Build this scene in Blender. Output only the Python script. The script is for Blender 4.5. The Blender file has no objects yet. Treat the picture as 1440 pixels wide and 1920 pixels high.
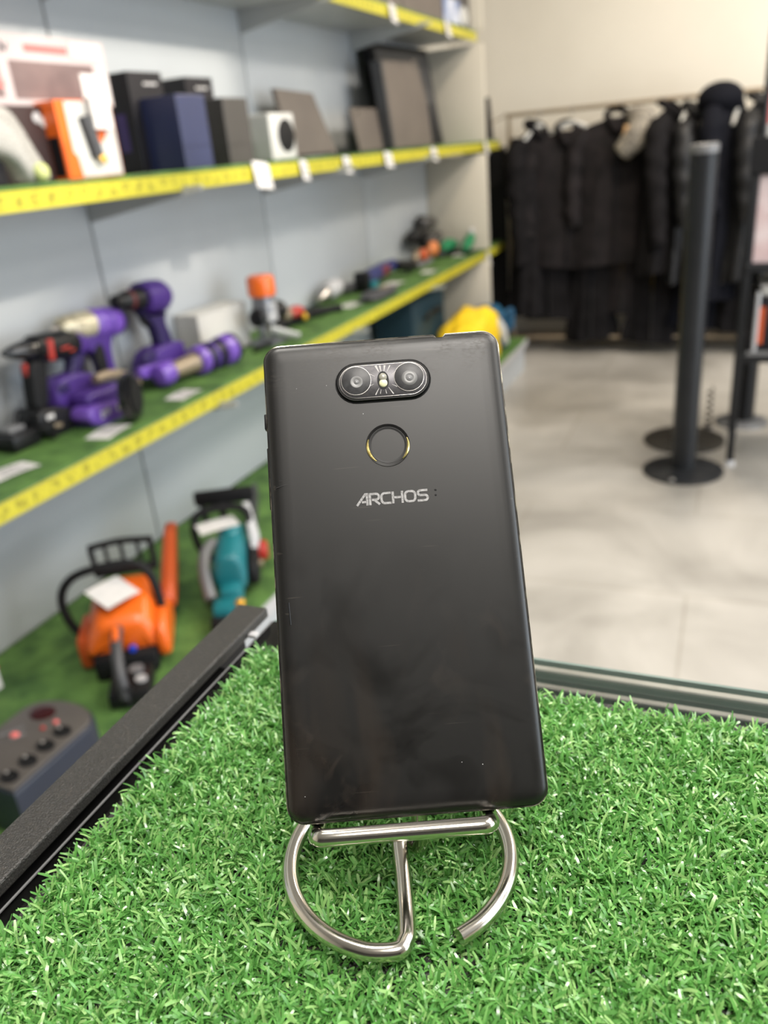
import bpy, bmesh, math, random
import numpy as np
from mathutils import Vector, Matrix, Euler, noise
def E(x, y, z): return Euler((math.radians(x), math.radians(y), math.radians(z)))
random.seed(7)
S = bpy.context.scene
COL = S.collection
PI = math.pi

# ------------------------------------------------------------------ camera, light, exposure
CAM_M = [[0.924616, 0.3710897, -0.0858937], [-0.0786579, 0.4066609, 0.9101867], [-0.3726905, 0.834817, -0.4051942]]          # rows: right, up, forward in world axes
cam = bpy.data.objects.new('camera', bpy.data.cameras.new('camera'))
COL.objects.link(cam)
r_, u_, f_ = [Vector(v) for v in CAM_M]
cam.matrix_world = Matrix(((r_.x, u_.x, -f_.x, 0), (r_.y, u_.y, -f_.y, 0), (r_.z, u_.z, -f_.z, 1.3), (0, 0, 0, 1)))
cam.data.sensor_fit = 'HORIZONTAL'
cam.data.sensor_width = 36
cam.data.lens = 38.08
cam.data.clip_start = .01
cam.data.clip_end = 50
cam.data.dof.use_dof = True
cam.data.dof.focus_distance = .2375
cam.data.dof.aperture_fstop = 14.5
S.camera = cam

w = bpy.data.worlds.new('world'); S.world = w; w.use_nodes = True
w.node_tree.nodes['Background'].inputs[0].default_value = (.75, .87, 1, 1)
w.node_tree.nodes['Background'].inputs[1].default_value = .3

def area(name, loc, sx, sy, power, col, rot=(0, 0, 0)):
    d = bpy.data.lights.new(name, 'AREA'); d.shape = 'RECTANGLE'; d.size = sx; d.size_y = sy
    d.energy = power; d.color = col
    o = bpy.data.objects.new(name, d); o.location = loc; o.rotation_euler = rot; COL.objects.link(o)
    return o
WARM = (1, .86, .69); WHITE = (1, .95, .88); COOL = (.74, .86, 1)
def spot(name, loc, to, ang, power, col, blend=.5, size=.05):
    d = bpy.data.lights.new(name, 'SPOT'); d.spot_size = math.radians(ang); d.spot_blend = blend
    d.energy = power; d.color = col; d.shadow_soft_size = size
    o = bpy.data.objects.new(name, d); o.location = loc; COL.objects.link(o)
    o.rotation_euler = (Vector(to)-Vector(loc)).to_track_quat('-Z', 'Y').to_euler()
    return o
for y in (1.1, 2.8, 4.3):
    area('ceiling_spot_light', (1.25, y, 2.93), .9, .9, 30, WHITE)
area('ceiling_spot_light', (.50, -.36, 2.93), .7, .5, 30, WHITE)
area('ceiling_spot_light', (-.55, .55, 2.93), .15, .15, 14, WHITE)
for y in (.9, 2.7):
    area('ceiling_spot_light', (2.7, y, 2.93), .9, .9, 20, WHITE)
area('ceiling_spot_light', (-.15, 3.95, 2.93), .25, .25, 26, WARM)
area('ceiling_spot_light', (1.1, 3.7, 2.93), .25, .25, 22, WARM)
spot('added_bay_spot', (.75, 1.55, 2.62), (-1.69, 1.45, 1.56), 25, 190, (1, .90, .76), .5)  # both spots are added to brighten the upper shelf bay, no fixture behind them
spot('added_bay_spot', (.75, 2.50, 2.62), (-1.69, 2.35, 1.56), 25, 170, (1, .90, .76), .6)
area('cool_side_fill', (3.9, 1.8, 1.3), 2.4, 3.6, 92, COOL, (0, PI/2, 0))  # added cool fill from the right, the wall there has no window

S.view_settings.view_transform = 'Standard'
S.view_settings.look = 'None'
S.view_settings.gamma = 1
S.view_settings.use_curve_mapping = False
S.view_settings.exposure = 0.57
S.cycles.max_bounces = 6
S.cycles.diffuse_bounces = 3
S.cycles.glossy_bounces = 3
S.cycles.transparent_max_bounces = 8
S.cycles.use_denoising = True

# ------------------------------------------------------------------ materials
MATS = {}
def mat(name, col, rough=.5, metal=0, spec=.5, col2=None, nscale=8, ndetail=3, bump=0, bscale=200, coat=0, trans=0, lo=.35, hi=.65, rough2=None):
    m = bpy.data.materials.new(name); m.use_nodes = True
    nt = m.node_tree; b = nt.nodes['Principled BSDF']; N = nt.nodes; L = nt.links
    b.inputs['Base Color'].default_value = (*col, 1); b.inputs['Roughness'].default_value = rough
    b.inputs['Metallic'].default_value = metal; b.inputs['Specular IOR Level'].default_value = spec
    b.inputs['Coat Weight'].default_value = coat; b.inputs['Coat Roughness'].default_value = .1
    b.inputs['Transmission Weight'].default_value = trans
    tc = N.new('ShaderNodeTexCoord')
    if col2 is None: col2 = tuple(c*.88 for c in col)
    n = N.new('ShaderNodeTexNoise'); n.inputs['Scale'].default_value = nscale; n.inputs['Detail'].default_value = ndetail
    L.new(tc.outputs['Object'], n.inputs['Vector'])
    r = N.new('ShaderNodeValToRGB'); r.color_ramp.elements[0].position = lo; r.color_ramp.elements[1].position = hi
    r.color_ramp.elements[0].color = (*col, 1); r.color_ramp.elements[1].color = (*col2, 1)
    L.new(n.outputs['Fac'], r.inputs[0]); L.new(r.outputs[0], b.inputs['Base Color'])
    if rough2 is not None:
        mr = N.new('ShaderNodeMapRange'); mr.inputs['From Min'].default_value = lo; mr.inputs['From Max'].default_value = hi
        mr.inputs['To Min'].default_value = rough; mr.inputs['To Max'].default_value = rough2
        L.new(n.outputs['Fac'], mr.inputs['Value']); L.new(mr.outputs[0], b.inputs['Roughness'])
    if bump:
        n2 = N.new('ShaderNodeTexNoise'); n2.inputs['Scale'].default_value = bscale; n2.inputs['Detail'].default_value = 2
        L.new(tc.outputs['Object'], n2.inputs['Vector'])
        bp = N.new('ShaderNodeBump'); bp.inputs['Strength'].default_value = bump; bp.inputs['Distance'].default_value = .001
        L.new(n2.outputs['Fac'], bp.inputs['Height']); L.new(bp.outputs[0], b.inputs['Normal'])
    MATS[name] = m
    return m

M_panel = mat('grey_blue_panel', (.43, .455, .475), .45, col2=(.41, .435, .455), nscale=2)
M_shelf = mat('shelf_metal', (.45, .46, .46), .4, col2=(.42, .43, .43))
M_cream = mat('cream_panel', (.60, .56, .48), .5, col2=(.56, .52, .44), nscale=2)
M_wallb = mat('beige_wall', (.66, .62, .54), .7, col2=(.62, .58, .50), nscale=1.5, bump=.3, bscale=60)
M_wall = mat('dark_grey_wall', (.06, .058, .055), .8)
M_ceil = mat('ceiling_white', (.55, .54, .52), .8)
M_black = mat('black_plastic', (.008, .008, .009), .4, spec=.3)
M_blackm = mat('black_matte', (.010, .010, .011), .6, spec=.2)
M_blackg = mat('black_gloss', (.01, .01, .012), .12)
M_dgrey = mat('dark_grey_plastic', (.05, .05, .055), .45)
M_grey = mat('grey_plastic', (.16, .16, .165), .45)
M_lgrey = mat('light_grey_plastic', (.45, .45, .46), .4)
M_white = mat('white_plastic', (.55, .55, .53), .4)
M_paper = mat('white_paper', (.66, .64, .625), .7, col2=(.60, .585, .575), nscale=40)
M_ink = mat('print_ink', (.10, .10, .11), .7)
M_purple = mat('purple_plastic', (.065, .028, .20), .4, spec=.35, col2=(.05, .022, .16))
M_purpl = mat('light_purple_plastic', (.16, .075, .42), .35)
M_dpurple = mat('dark_purple_plastic', (.028, .018, .085), .4, spec=.35)
M_orange = mat('orange_plastic', (.80, .14, .010), .35, col2=(.74, .12, .008), coat=.2)
M_dorange = mat('dark_orange_plastic', (.45, .07, .012), .45)
M_red = mat('red_plastic', (.42, .03, .02), .4)
M_cream2 = mat('cream_metal', (.62, .56, .40), .35, .3, col2=(.35, .31, .22), nscale=40)
M_steel = mat('brushed_steel', (.5, .48, .46), .35, 1)
M_alu = mat('cast_aluminium', (.20, .21, .23), .4, .7)
M_teal = mat('teal_plastic', (.01, .16, .19), .4)
M_dteal = mat('dark_teal_card', (.004, .03, .05), .6)
M_navy = mat('navy_card', (.022, .030, .085), .35, spec=.6, col2=(.020, .027, .075))
M_yel = mat('yellow_cloth', (.86, .60, .01), .7, col2=(.8, .52, .01), nscale=20, bump=.6, bscale=40)
M_blue = mat('blue_cloth', (.01, .09, .18), .7, bump=.6, bscale=40)
M_green = mat('green_plastic', (.01, .18, .07), .45)
M_yellow = mat('yellow_plastic', (.75, .45, .02), .4)
M_brown = mat('brown_grey_card', (.125, .105, .09), .55, col2=(.11, .092, .08))
M_blackc = mat('black_card', (.010, .009, .012), .45, spec=.3)
M_charc = mat('charcoal_card', (.05, .046, .043), .42)
M_film = mat('printed_photo_film', (.20, .14, .135), .4, col2=(.13, .09, .09), nscale=12)
M_wood = mat('light_wood', (.55, .33, .15), .5)
M_tan = mat('tan_metal', (.28, .22, .15), .4, .3)
M_coat = mat('black_coat_cloth', (.006, .0055, .006), .9, spec=.12, col2=(.011, .010, .011), nscale=12)
M_coatc = mat('charcoal_coat_cloth', (.017, .014, .015), .85, spec=.15, col2=(.009, .008, .0085), nscale=10)
M_coatb = mat('shiny_black_coat_cloth', (.006, .006, .007), .5, spec=.3, col2=(.012, .012, .013), nscale=10)
M_coatn = mat('navy_black_coat_cloth', (.005, .0055, .009), .85, spec=.12)
M_fur = mat('grey_fur', (.30, .27, .22), .95, col2=(.10, .09, .08), nscale=45, bump=1, bscale=90)
M_pole = mat('pole_black_paint', (.011, .012, .014), .4, spec=.3, col2=(.014, .015, .017))
M_polew = mat('pole_brown_black_paint', (.028, .025, .021), .45, spec=.3)
M_edge = mat('polished_glass_edge', (.16, .21, .19), .2, spec=.6, col2=(.13, .18, .165))
M_lime = mat('pale_green_ball', (.50, .55, .22), .6)
M_skyb = mat('blue_print', (.08, .16, .5), .5)
M_pink = mat('red_print', (.75, .16, .15), .5)
M_violet = mat('violet_print', (.04, .02, .12), .5)
M_gold = mat('gold_button', (.75, .40, .05), .35, .5)

def turfmat():
    m = bpy.data.materials.new('shelf_turf'); m.use_nodes = True
    N = m.node_tree.nodes; L = m.node_tree.links; b = N['Principled BSDF']
    tc = N.new('ShaderNodeTexCoord')
    n1 = N.new('ShaderNodeTexNoise'); n1.inputs['Scale'].default_value = 260; n1.inputs['Detail'].default_value = 2
    n2 = N.new('ShaderNodeTexNoise'); n2.inputs['Scale'].default_value = 14; n2.inputs['Detail'].default_value = 4
    L.new(tc.outputs['Object'], n1.inputs[0]); L.new(tc.outputs['Object'], n2.inputs[0])
    mx = N.new('ShaderNodeMath'); mx.operation = 'MULTIPLY_ADD'; mx.inputs[1].default_value = .5
    L.new(n1.outputs['Fac'], mx.inputs[0]); L.new(n2.outputs['Fac'], mx.inputs[2])
    r = N.new('ShaderNodeValToRGB'); r.color_ramp.elements[0].position = .55; r.color_ramp.elements[1].position = .95
    r.color_ramp.elements[0].color = (.030, .085, .014, 1); r.color_ramp.elements[1].color = (.11, .23, .045, 1)
    L.new(mx.outputs[0], r.inputs[0]); L.new(r.outputs[0], b.inputs['Base Color'])
    b.inputs['Roughness'].default_value = .7
    bp = N.new('ShaderNodeBump'); bp.inputs['Strength'].default_value = 1; bp.inputs['Distance'].default_value = .004
    L.new(n1.outputs['Fac'], bp.inputs['Height']); L.new(bp.outputs[0], b.inputs['Normal'])
    return m
M_deep = mat('deep_black_trim', (.004, .004, .004), .35, spec=.15)
M_turf = turfmat()

def tapemat():
    # yellow ruler tape: a dark tick row and blocky numerals printed along Y
    m = bpy.data.materials.new('yellow_ruler_tape'); m.use_nodes = True
    N = m.node_tree.nodes; L = m.node_tree.links; b = N['Principled BSDF']
    g = N.new('ShaderNodeNewGeometry'); sp = N.new('ShaderNodeSeparateXYZ'); L.new(g.outputs['Position'], sp.inputs[0])
    def mth(op, a, bb=None, c=None):
        x = N.new('ShaderNodeMath'); x.operation = op
        for i, v in enumerate((a, bb, c)):
            if v is None: continue
            if isinstance(v, (int, float)): x.inputs[i].default_value = v
            else: L.new(v, x.inputs[i])
        return x.outputs[0]
    tc = N.new('ShaderNodeTexCoord'); so = N.new('ShaderNodeSeparateXYZ'); L.new(tc.outputs['Generated'], so.inputs[0])
    zz = so.outputs[2]
    fr = mth('FRACT', mth('MULTIPLY', sp.outputs[1], 100.0)); tick = mth('LESS_THAN', fr, .28)
    tick = mth('MULTIPLY', tick, mth('GREATER_THAN', mth('ABSOLUTE', mth('SUBTRACT', zz, .5)), .40))
    vo = N.new('ShaderNodeTexNoise'); vo.inputs['Scale'].default_value = 70; vo.inputs['Detail'].default_value = 0
    L.new(g.outputs['Position'], vo.inputs[0])
    num = mth('GREATER_THAN', vo.outputs['Fac'], .47)
    num = mth('MULTIPLY', num, mth('LESS_THAN', mth('FRACT', mth('MULTIPLY', sp.outputs[1], 20.0)), .6))
    num = mth('MULTIPLY', num, mth('LESS_THAN', mth('ABSOLUTE', mth('SUBTRACT', zz, .5)), .3))
    f = mth('MAXIMUM', mth('MULTIPLY', tick, .8), mth('MULTIPLY', num, .55))
    mx = N.new('ShaderNodeMix'); mx.data_type = 'RGBA'
    mx.inputs[6].default_value = (.50, .45, .030, 1); mx.inputs[7].default_value = (.12, .11, .01, 1)
    L.new(f, mx.inputs[0]); L.new(mx.outputs[2], b.inputs['Base Color']); b.inputs['Roughness'].default_value = .45
    return m
M_tape = tapemat()

def floormat():
    m = bpy.data.materials.new('stone_floor_tiles'); m.use_nodes = True
    N = m.node_tree.nodes; L = m.node_tree.links; b = N['Principled BSDF']
    tc = N.new('ShaderNodeTexCoord')
    mp = N.new('ShaderNodeMapping'); mp.inputs['Location'].default_value = (.05, .12, 0); L.new(tc.outputs['Object'], mp.inputs[0])
    n = N.new('ShaderNodeTexNoise'); n.inputs['Scale'].default_value = 1.6; n.inputs['Detail'].default_value = 6; n.inputs['Roughness'].default_value = .55
    n.inputs['Distortion'].default_value = .6
    L.new(mp.outputs[0], n.inputs[0])
    r = N.new('ShaderNodeValToRGB'); r.color_ramp.elements[0].position = .36; r.color_ramp.elements[1].position = .64
    r.color_ramp.elements[0].color = (.275, .26, .235, 1); r.color_ramp.elements[1].color = (.46, .44, .405, 1)
    L.new(n.outputs['Fac'], r.inputs[0])
    br = N.new('ShaderNodeTexBrick'); br.offset = .5; br.inputs['Scale'].default_value = 1
    br.inputs['Brick Width'].default_value = 1.2; br.inputs['Row Height'].default_value = .6; br.inputs['Mortar Size'].default_value = .004
    br.inputs['Color1'].default_value = (1, 1, 1, 1); br.inputs['Color2'].default_value = (.93, .93, .93, 1); br.inputs['Mortar'].default_value = (.78, .76, .73, 1)
    L.new(mp.outputs[0], br.inputs[0])
    mx = N.new('ShaderNodeMix'); mx.data_type = 'RGBA'; mx.blend_type = 'MULTIPLY'; mx.inputs[0].default_value = 1
    L.new(r.outputs[0], mx.inputs[6]); L.new(br.outputs[0], mx.inputs[7]); L.new(mx.outputs[2], b.inputs['Base Color'])
    b.inputs['Roughness'].default_value = .30
    n3 = N.new('ShaderNodeTexNoise'); n3.inputs['Scale'].default_value = 5; n3.inputs['Detail'].default_value = 3; L.new(tc.outputs['Object'], n3.inputs[0])
    bp = N.new('ShaderNodeBump'); bp.inputs['Strength'].default_value = .35; bp.inputs['Distance'].default_value = .01
    L.new(n3.outputs['Fac'], bp.inputs['Height']); L.new(bp.outputs[0], b.inputs['Normal'])
    return m
M_floor = floormat()

def glassmat():
    m = bpy.data.materials.new('clear_glass'); m.use_nodes = True
    N = m.node_tree.nodes; L = m.node_tree.links; N.remove(N['Principled BSDF'])
    t = N.new('ShaderNodeBsdfTransparent'); t.inputs[0].default_value = (.93, .95, .93, 1)
    g = N.new('ShaderNodeBsdfGlossy'); g.inputs['Roughness'].default_value = .03
    fz = N.new('ShaderNodeFresnel'); fz.inputs[0].default_value = 1.45
    mx = N.new('ShaderNodeMixShader'); L.new(fz.outputs[0], mx.inputs[0]); L.new(t.outputs[0], mx.inputs[1]); L.new(g.outputs[0], mx.inputs[2])
    L.new(mx.outputs[0], N['Material Output'].inputs[0])
    return m
M_glass = glassmat()
def bagmat():
    m = bpy.data.materials.new('clear_plastic_bag'); m.use_nodes = True
    N = m.node_tree.nodes; L = m.node_tree.links; b = N['Principled BSDF']
    b.inputs['Base Color'].default_value = (.50, .49, .46, 1); b.inputs['Roughness'].default_value = .25
    n = N.new('ShaderNodeTexNoise'); n.inputs['Scale'].default_value = 25
    r = N.new('ShaderNodeMapRange'); r.inputs['To Min'].default_value = .25; r.inputs['To Max'].default_value = .95
    L.new(n.outputs['Fac'], r.inputs[0]); L.new(r.outputs[0], b.inputs['Alpha'])
    return m
M_bag = bagmat()

# ------------------------------------------------------------------ geometry helpers
def catmull(pts, k=6, closed=False):
    P = [Vector(p) for p in pts]; n = len(P); out = []
    rng = n if closed else n-1
    for i in range(rng):
        if closed: a, b, c, d = P[(i-1) % n], P[i], P[(i+1) % n], P[(i+2) % n]
        else: a, b, c, d = P[max(i-1, 0)], P[i], P[i+1], P[min(i+2, n-1)]
        for j in range(k):
            t = j/k
            out.append(.5*((2*b)+(c-a)*t+(2*a-5*b+4*c-d)*t*t+(3*b-a-3*c+d)*t**3))
    if not closed: out.append(P[-1])
    return out
def chaikin(pts, n=2):
    P = [Vector(p) for p in pts]
    for _ in range(n):
        Q = []
        for i in range(len(P)):
            a, b = P[i], P[(i+1) % len(P)]
            Q += [a*.78+b*.22, a*.22+b*.78]
        P = Q
    return P
def offset2d(P, d):
    n = len(P); A = sum(P[i].x*P[(i+1) % n].y-P[(i+1) % n].x*P[i].y for i in range(n)); s = 1 if A > 0 else -1
    out = []
    for i in range(n):
        a = P[i]-P[i-1]; b = P[(i+1) % n]-P[i]
        if a.length < 1e-9: a = b
        if b.length < 1e-9: b = a
        na = Vector((-a.y, a.x)).normalized(); nb = Vector((-b.y, b.x)).normalized()
        q = na+nb
        if q.length < 1e-6: q = na
        q.normalize(); k = max(.5, q.dot(na))
        out.append(P[i]+q*s*d/k)
    return out
class G:
    def __init__(s): s.bm = bmesh.new()
    def ring_faces(s, rings, closed=True, caps=True):
        R = [[s.bm.verts.new(p) for p in r] for r in rings]; n = len(R[0])
        for a, b in zip(R, R[1:]):
            for i in range(n if closed else n-1):
                j = (i+1) % n
                try: s.bm.faces.new((a[i], a[j], b[j], b[i]))
                except ValueError: pass
        if caps and closed:
            s.bm.faces.new(list(reversed(R[0]))); s.bm.faces.new(R[-1])
        return s
    def box(s, c, size, bevel=0, rot=None, seg=2):
        b2 = bmesh.new(); bmesh.ops.create_cube(b2, size=1)
        for v in b2.verts: v.co = Vector((v.co.x*size[0], v.co.y*size[1], v.co.z*size[2]))
        if bevel: bmesh.ops.bevel(b2, geom=b2.edges[:], offset=bevel, segments=seg, profile=.5, affect='EDGES')
        R = rot.to_matrix() if rot is not None else Matrix.Identity(3)
        mp = {}
        for v in b2.verts: mp[v] = s.bm.verts.new(R @ v.co+Vector(c))
        for f in b2.faces: s.bm.faces.new([mp[v] for v in f.verts])
        b2.free(); return s
    def span(s, a, b, bevel=0):
        return s.box([(a[i]+b[i])/2 for i in range(3)], [abs(b[i]-a[i]) for i in range(3)], bevel)
    def prism(s, pts, t0, t1, frame, bevel=0, seg=3, smooth=0):
        # pts in 2D (u,v); frame(u,v,t)->xyz; edges rounded by insetting the end layers
        P = [Vector(p) for p in pts]
        if smooth: P = chaikin(P, smooth)
        rings = []
        if bevel:
            for i in range(seg+1):
                a = PI/2*i/seg; rings.append((t0+bevel*(1-math.sin(a)), bevel*(1-math.cos(a))))
            rings = rings[::-1] if False else rings
            lo = [(t0+bevel*(1-math.cos(PI/2*i/seg)), bevel*(1-math.sin(PI/2*i/seg))) for i in range(seg+1)]
            hi = [(t1-bevel*(1-math.cos(PI/2*i/seg)), bevel*(1-math.sin(PI/2*i/seg))) for i in range(seg, -1, -1)]
            L = lo+hi
        else: L = [(t0, 0), (t1, 0)]
        rr = []
        for t, ins in L:
            Q = offset2d(P, ins) if ins else P
            rr.append([frame(q.x, q.y, t) for q in Q])
        return s.ring_faces(rr)
    def yz(s, pts, x0, x1, bevel=.006, smooth=2):
        return s.prism(pts, min(x0, x1), max(x0, x1), lambda u, v, t: (t, u, v), bevel, 3, smooth)
    def xz(s, pts, y0, y1, bevel=.006, smooth=2):
        return s.prism(pts, y0, y1, lambda u, v, t: (u, t, v), bevel, 3, smooth)
    def xy(s, pts, z0, z1, bevel=.003, smooth=0):
        return s.prism(pts, z0, z1, lambda u, v, t: (u, v, t), bevel, 3, smooth)
    def lathe(s, prof, o, ax, n=24):
        # prof: (distance along axis, radius)
        ax = Vector(ax).normalized(); a = ax.orthogonal().normalized(); b = ax.cross(a); o = Vector(o)
        return s.ring_faces([[o+ax*t+(a*math.cos(2*PI*i/n)+b*math.sin(2*PI*i/n))*max(r, 1e-5) for i in range(n)] for t, r in prof])
    def tube(s, pts, r, n=10, closed=False, k=6, flat=1.0):
        P = catmull(pts, k, closed) if k > 1 else [Vector(p) for p in pts]
        m = len(P)
        def rad(i):
            if isinstance(r, (int, float)): return r
            t = i/(m-1)*(len(r)-1); j = min(int(t), len(r)-2); return r[j]+(r[j+1]-r[j])*(t-j)
        T = []
        for i in range(m):
            if closed: d = P[(i+1) % m]-P[i-1]
            else: d = P[min(i+1, m-1)]-P[max(i-1, 0)]
            T.append(d.normalized() if d.length > 1e-9 else Vector((0, 0, 1)))
        u = T[0].orthogonal().normalized(); rings = []
        for i in range(m):
            u = (u-T[i]*u.dot(T[i])).normalized(); v = T[i].cross(u)
            rings.append([P[i]+(u*math.cos(2*PI*j/n)+v*math.sin(2*PI*j/n)*flat)*rad(i) for j in range(n)])
        if closed: return s.ring_faces(rings+[rings[0]], caps=False)
        return s.ring_faces(rings)
    def ell(s, c, r, n=16, m=10, p=1.0, rot=None):
        R = rot.to_matrix() if rot is not None else Matrix.Identity(3)
        def sg(x): return math.copysign(abs(x)**p, x)
        rings = []
        for i in range(m+1):
            a = -PI/2+PI*i/m; ca = max(math.cos(a), .02)
            rings.append([Vector(c)+R @ Vector((r[0]*sg(ca)*sg(math.cos(2*PI*j/n)), r[1]*sg(ca)*sg(math.sin(2*PI*j/n)), r[2]*sg(math.sin(a)))) for j in range(n)])
        return s.ring_faces(rings)
    def xf(s, M):
        for v in s.bm.verts: v.co = M @ v.co
        return s
def link(name, g, m, parent=None, origin=(0, 0, 0), smooth=True, ang=40):
    me = bpy.data.meshes.new(name); bm = g.bm
    bmesh.ops.remove_doubles(bm, verts=bm.verts, dist=1e-6)
    bmesh.ops.recalc_face_normals(bm, faces=bm.faces)
    o3 = Vector(origin)
    for v in bm.verts: v.co -= o3
    bm.to_mesh(me); bm.free(); me.materials.append(m)
    if smooth:
        me.polygons.foreach_set('use_smooth', [True]*len(me.polygons))
        me.set_sharp_from_angle(angle=math.radians(ang))
    o = bpy.data.objects.new(name, me); COL.objects.link(o)
    if parent is not None: o.parent = parent
    else: o.location = o3
    return o
class T:      # a thing: an Empty at its base, parts given in world coordinates (or local ones when mw is set)
    def __init__(s, name, label, cat, o=(0, 0, 0), group=None, kind=None, mw=None):
        s.e = bpy.data.objects.new(name, None); COL.objects.link(s.e); s.e.empty_display_size = .02
        s.o = Vector(o)
        if mw is not None: s.e.matrix_world = mw; s.o = Vector((0, 0, 0))
        else: s.e.location = o
        tag(s.e, label, cat, group, kind)
    def part(s, name, g, m, under=None, label=None, smooth=True, ang=40):
        o = link(name, g, m, under if under is not None else s.e, s.o, smooth, ang)
        if label: o['label'] = label
        return o
def tag(o, label=None, cat=None, group=None, kind=None):
    if label: o['label'] = label
    if cat: o['category'] = cat
    if group: o['group'] = group
    if kind: o['kind'] = kind
    return o
def solo(name, g, m, label, cat, o=(0, 0, 0), group=None, smooth=True):
    return tag(link(name, g, m, None, o, smooth), label, cat, group)
def struct(name, g, m): return tag(link(name, g, m, smooth=False), kind='structure')

# ------------------------------------------------------------------ the room
YB = 5.60
struct('floor', G().span((-1.9, -3, -.05), (4.2, YB+.1, 0)), M_floor)
struct('ceiling', G().span((-1.9, -3, 2.95), (4.2, YB+.1, 3.0)), M_ceil)
struct('wall_back', G().span((-1.9, YB, 0), (4.2, YB+.1, 2.95)), M_wallb)
struct('wall_left', G().span((-1.9, -3, 0), (-1.75, YB, 2.95)), M_wallb)
struct('wall_right', G().span((4.1, -3, 0), (4.2, YB, 2.95)), M_wallb)
struct('wall_front', G().span((-1.75, -3.1, 0), (4.1, -3, 2.95)), M_wall)
struct('baseboard_back', G().span((-1.75, YB-.015, 0), (4.1, YB, .07)), M_tan)

# ------------------------------------------------------------------ shelving unit along the left wall
XF, XBK = -1.36, -1.69
U = T('shelving_unit', 'long grey shelving unit with green turf shelves and yellow ruler edging along the left wall', 'shelving', (-1.7, 2.4, 0))
ys = [.0, .965, 1.944, 2.927, 3.90, 4.835]
for a, b in zip(ys, ys[1:]):
    U.part('back_panel', G().span((XBK-.03, a+.004, .19), (XBK, b-.004, 2.55), .002), M_panel)
for y in ys[1:-1]:
    U.part('upright', G().span((XBK-.05, y-.012, .0), (XBK-.032, y+.012, 2.5)), M_shelf)
for z0, z1 in ((.19, .655), (.72, 1.235), (1.30, 1.775), (1.84, 2.5)):
    U.part('end_panel', G().span((XBK-.03, 4.84, z0), (XF+.03, 4.865, z1), .002), M_cream)
def shelf(z, y0, y1, x0, x1, strip=True, h=.041):
    b = U.part('shelf', G().span((x0, y0, z-.04), (x1-.003, y1, z-.0092), .002), M_shelf, smooth=False)
    U.part('turf_lining', G().span((x0+.002, y0+.002, z-.009), (x1-.004, y1-.002, z), .002), M_turf, under=b, label='green turf lining', smooth=False)
    if strip:
        U.part('price_strip', G().span((x1-.003, y0, z-.009-h), (x1, y1, z-.009)), M_tape, under=b, label='yellow ruler tape', smooth=False)
    return b
shelf(1.8375, .3, 4.84, XBK, XF)
shelf(1.2992, .3, 5.28, XBK, XF)
shelf(.711, .3, 5.33, XBK, XF)
bb = shelf(.19, .3, 4.88, XBK, -1.12, False)
U.part('plinth', G().span((XBK, .32, 0), (-1.135, 4.86, .15)), M_panel, smooth=False)
U.part('lip_trim', G().span((-1.123, .3, .145), (-1.117, 4.88, .183)), M_lgrey, under=bb, smooth=False)
for z in (1.797, 1.259, .670):
    for y in (.965, 1.944, 2.927, 3.90):
        U.part('bracket', G().prism([(XBK, z), (XF+.06, z), (XF+.06, z-.012), (XBK, z-.075)], y-.003, y+.003, lambda u, v, t: (u, t, v)), M_shelf, smooth=False)

# ------------------------------------------------------------------ price cards
NCARD = [0]
def card(c, size, rot, label, group, lines=True):
    NCARD[0] += 1
    g = G(); w_, h_ = size; n = 6
    top = []; bot = []
    for i in range(n+1):
        t = i/n-.5; zb = .0025*math.cos(t*PI)
        top.append([(t*w_, -h_/2, zb), (t*w_, h_/2, zb), (t*w_, h_/2, zb+.0006), (t*w_, -h_/2, zb+.0006)])
    g.ring_faces(top)
    o = T('price_card', label, 'price card', group=group, mw=Matrix.Translation(c) @ rot.to_matrix().to_4x4())
    o.part('card', g, M_paper, smooth=False)
    if lines:
        q = G()
        for k in range(3): q.box((0, (k-1)*h_*.25, .0035), (w_*(.6-.12*k), h_*.06, .0004))
        o.part('printed_line', q, M_ink, smooth=False)
    return o
# hanging in front of the middle shelf edge: card plane faces +X, tilted
hang = [(485, 2.355, .095, .078, 'white price card, largest of those hanging on the middle shelf edge'),
        (560, 2.64, .05, .065, 'white price card on the middle shelf edge below the white console'),
        (640, 2.99, .06, .06, 'white price card on the middle shelf edge right of the leaning brown panel'),
        (722, 3.41, .08, .06, 'white price card on the middle shelf edge below the tall brown panel'),
        (808, 4.0, .08, .06, 'white price card on the middle shelf edge right of the tall brown panel'),
        (902, 4.93, .07, .06, 'white price card near the far end of the middle shelf edge')]
for _, y, w_, h_, lb in hang:
    z = 1.262
    card((XF+.011, y, z), (w_, h_), E(78, 6, 90), lb, 'price cards hanging on the middle shelf edge')
for y, lb in ((3.58, 'white price card on the yellow edge of the top shelf below the brown cartons'), (4.31, 'white price card on the top shelf edge below the picture carton')):
    card((XF+.011, y, 1.80), (.07, .07), E(78, 6, 90), lb, 'price cards on the top shelf edge')
card((XF+.011, 4.90, .655), (.07, .07), E(78, 6, 90), 'white price card hanging below the far end of the lower shelf edge', 'price card on the lower shelf edge')
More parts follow.
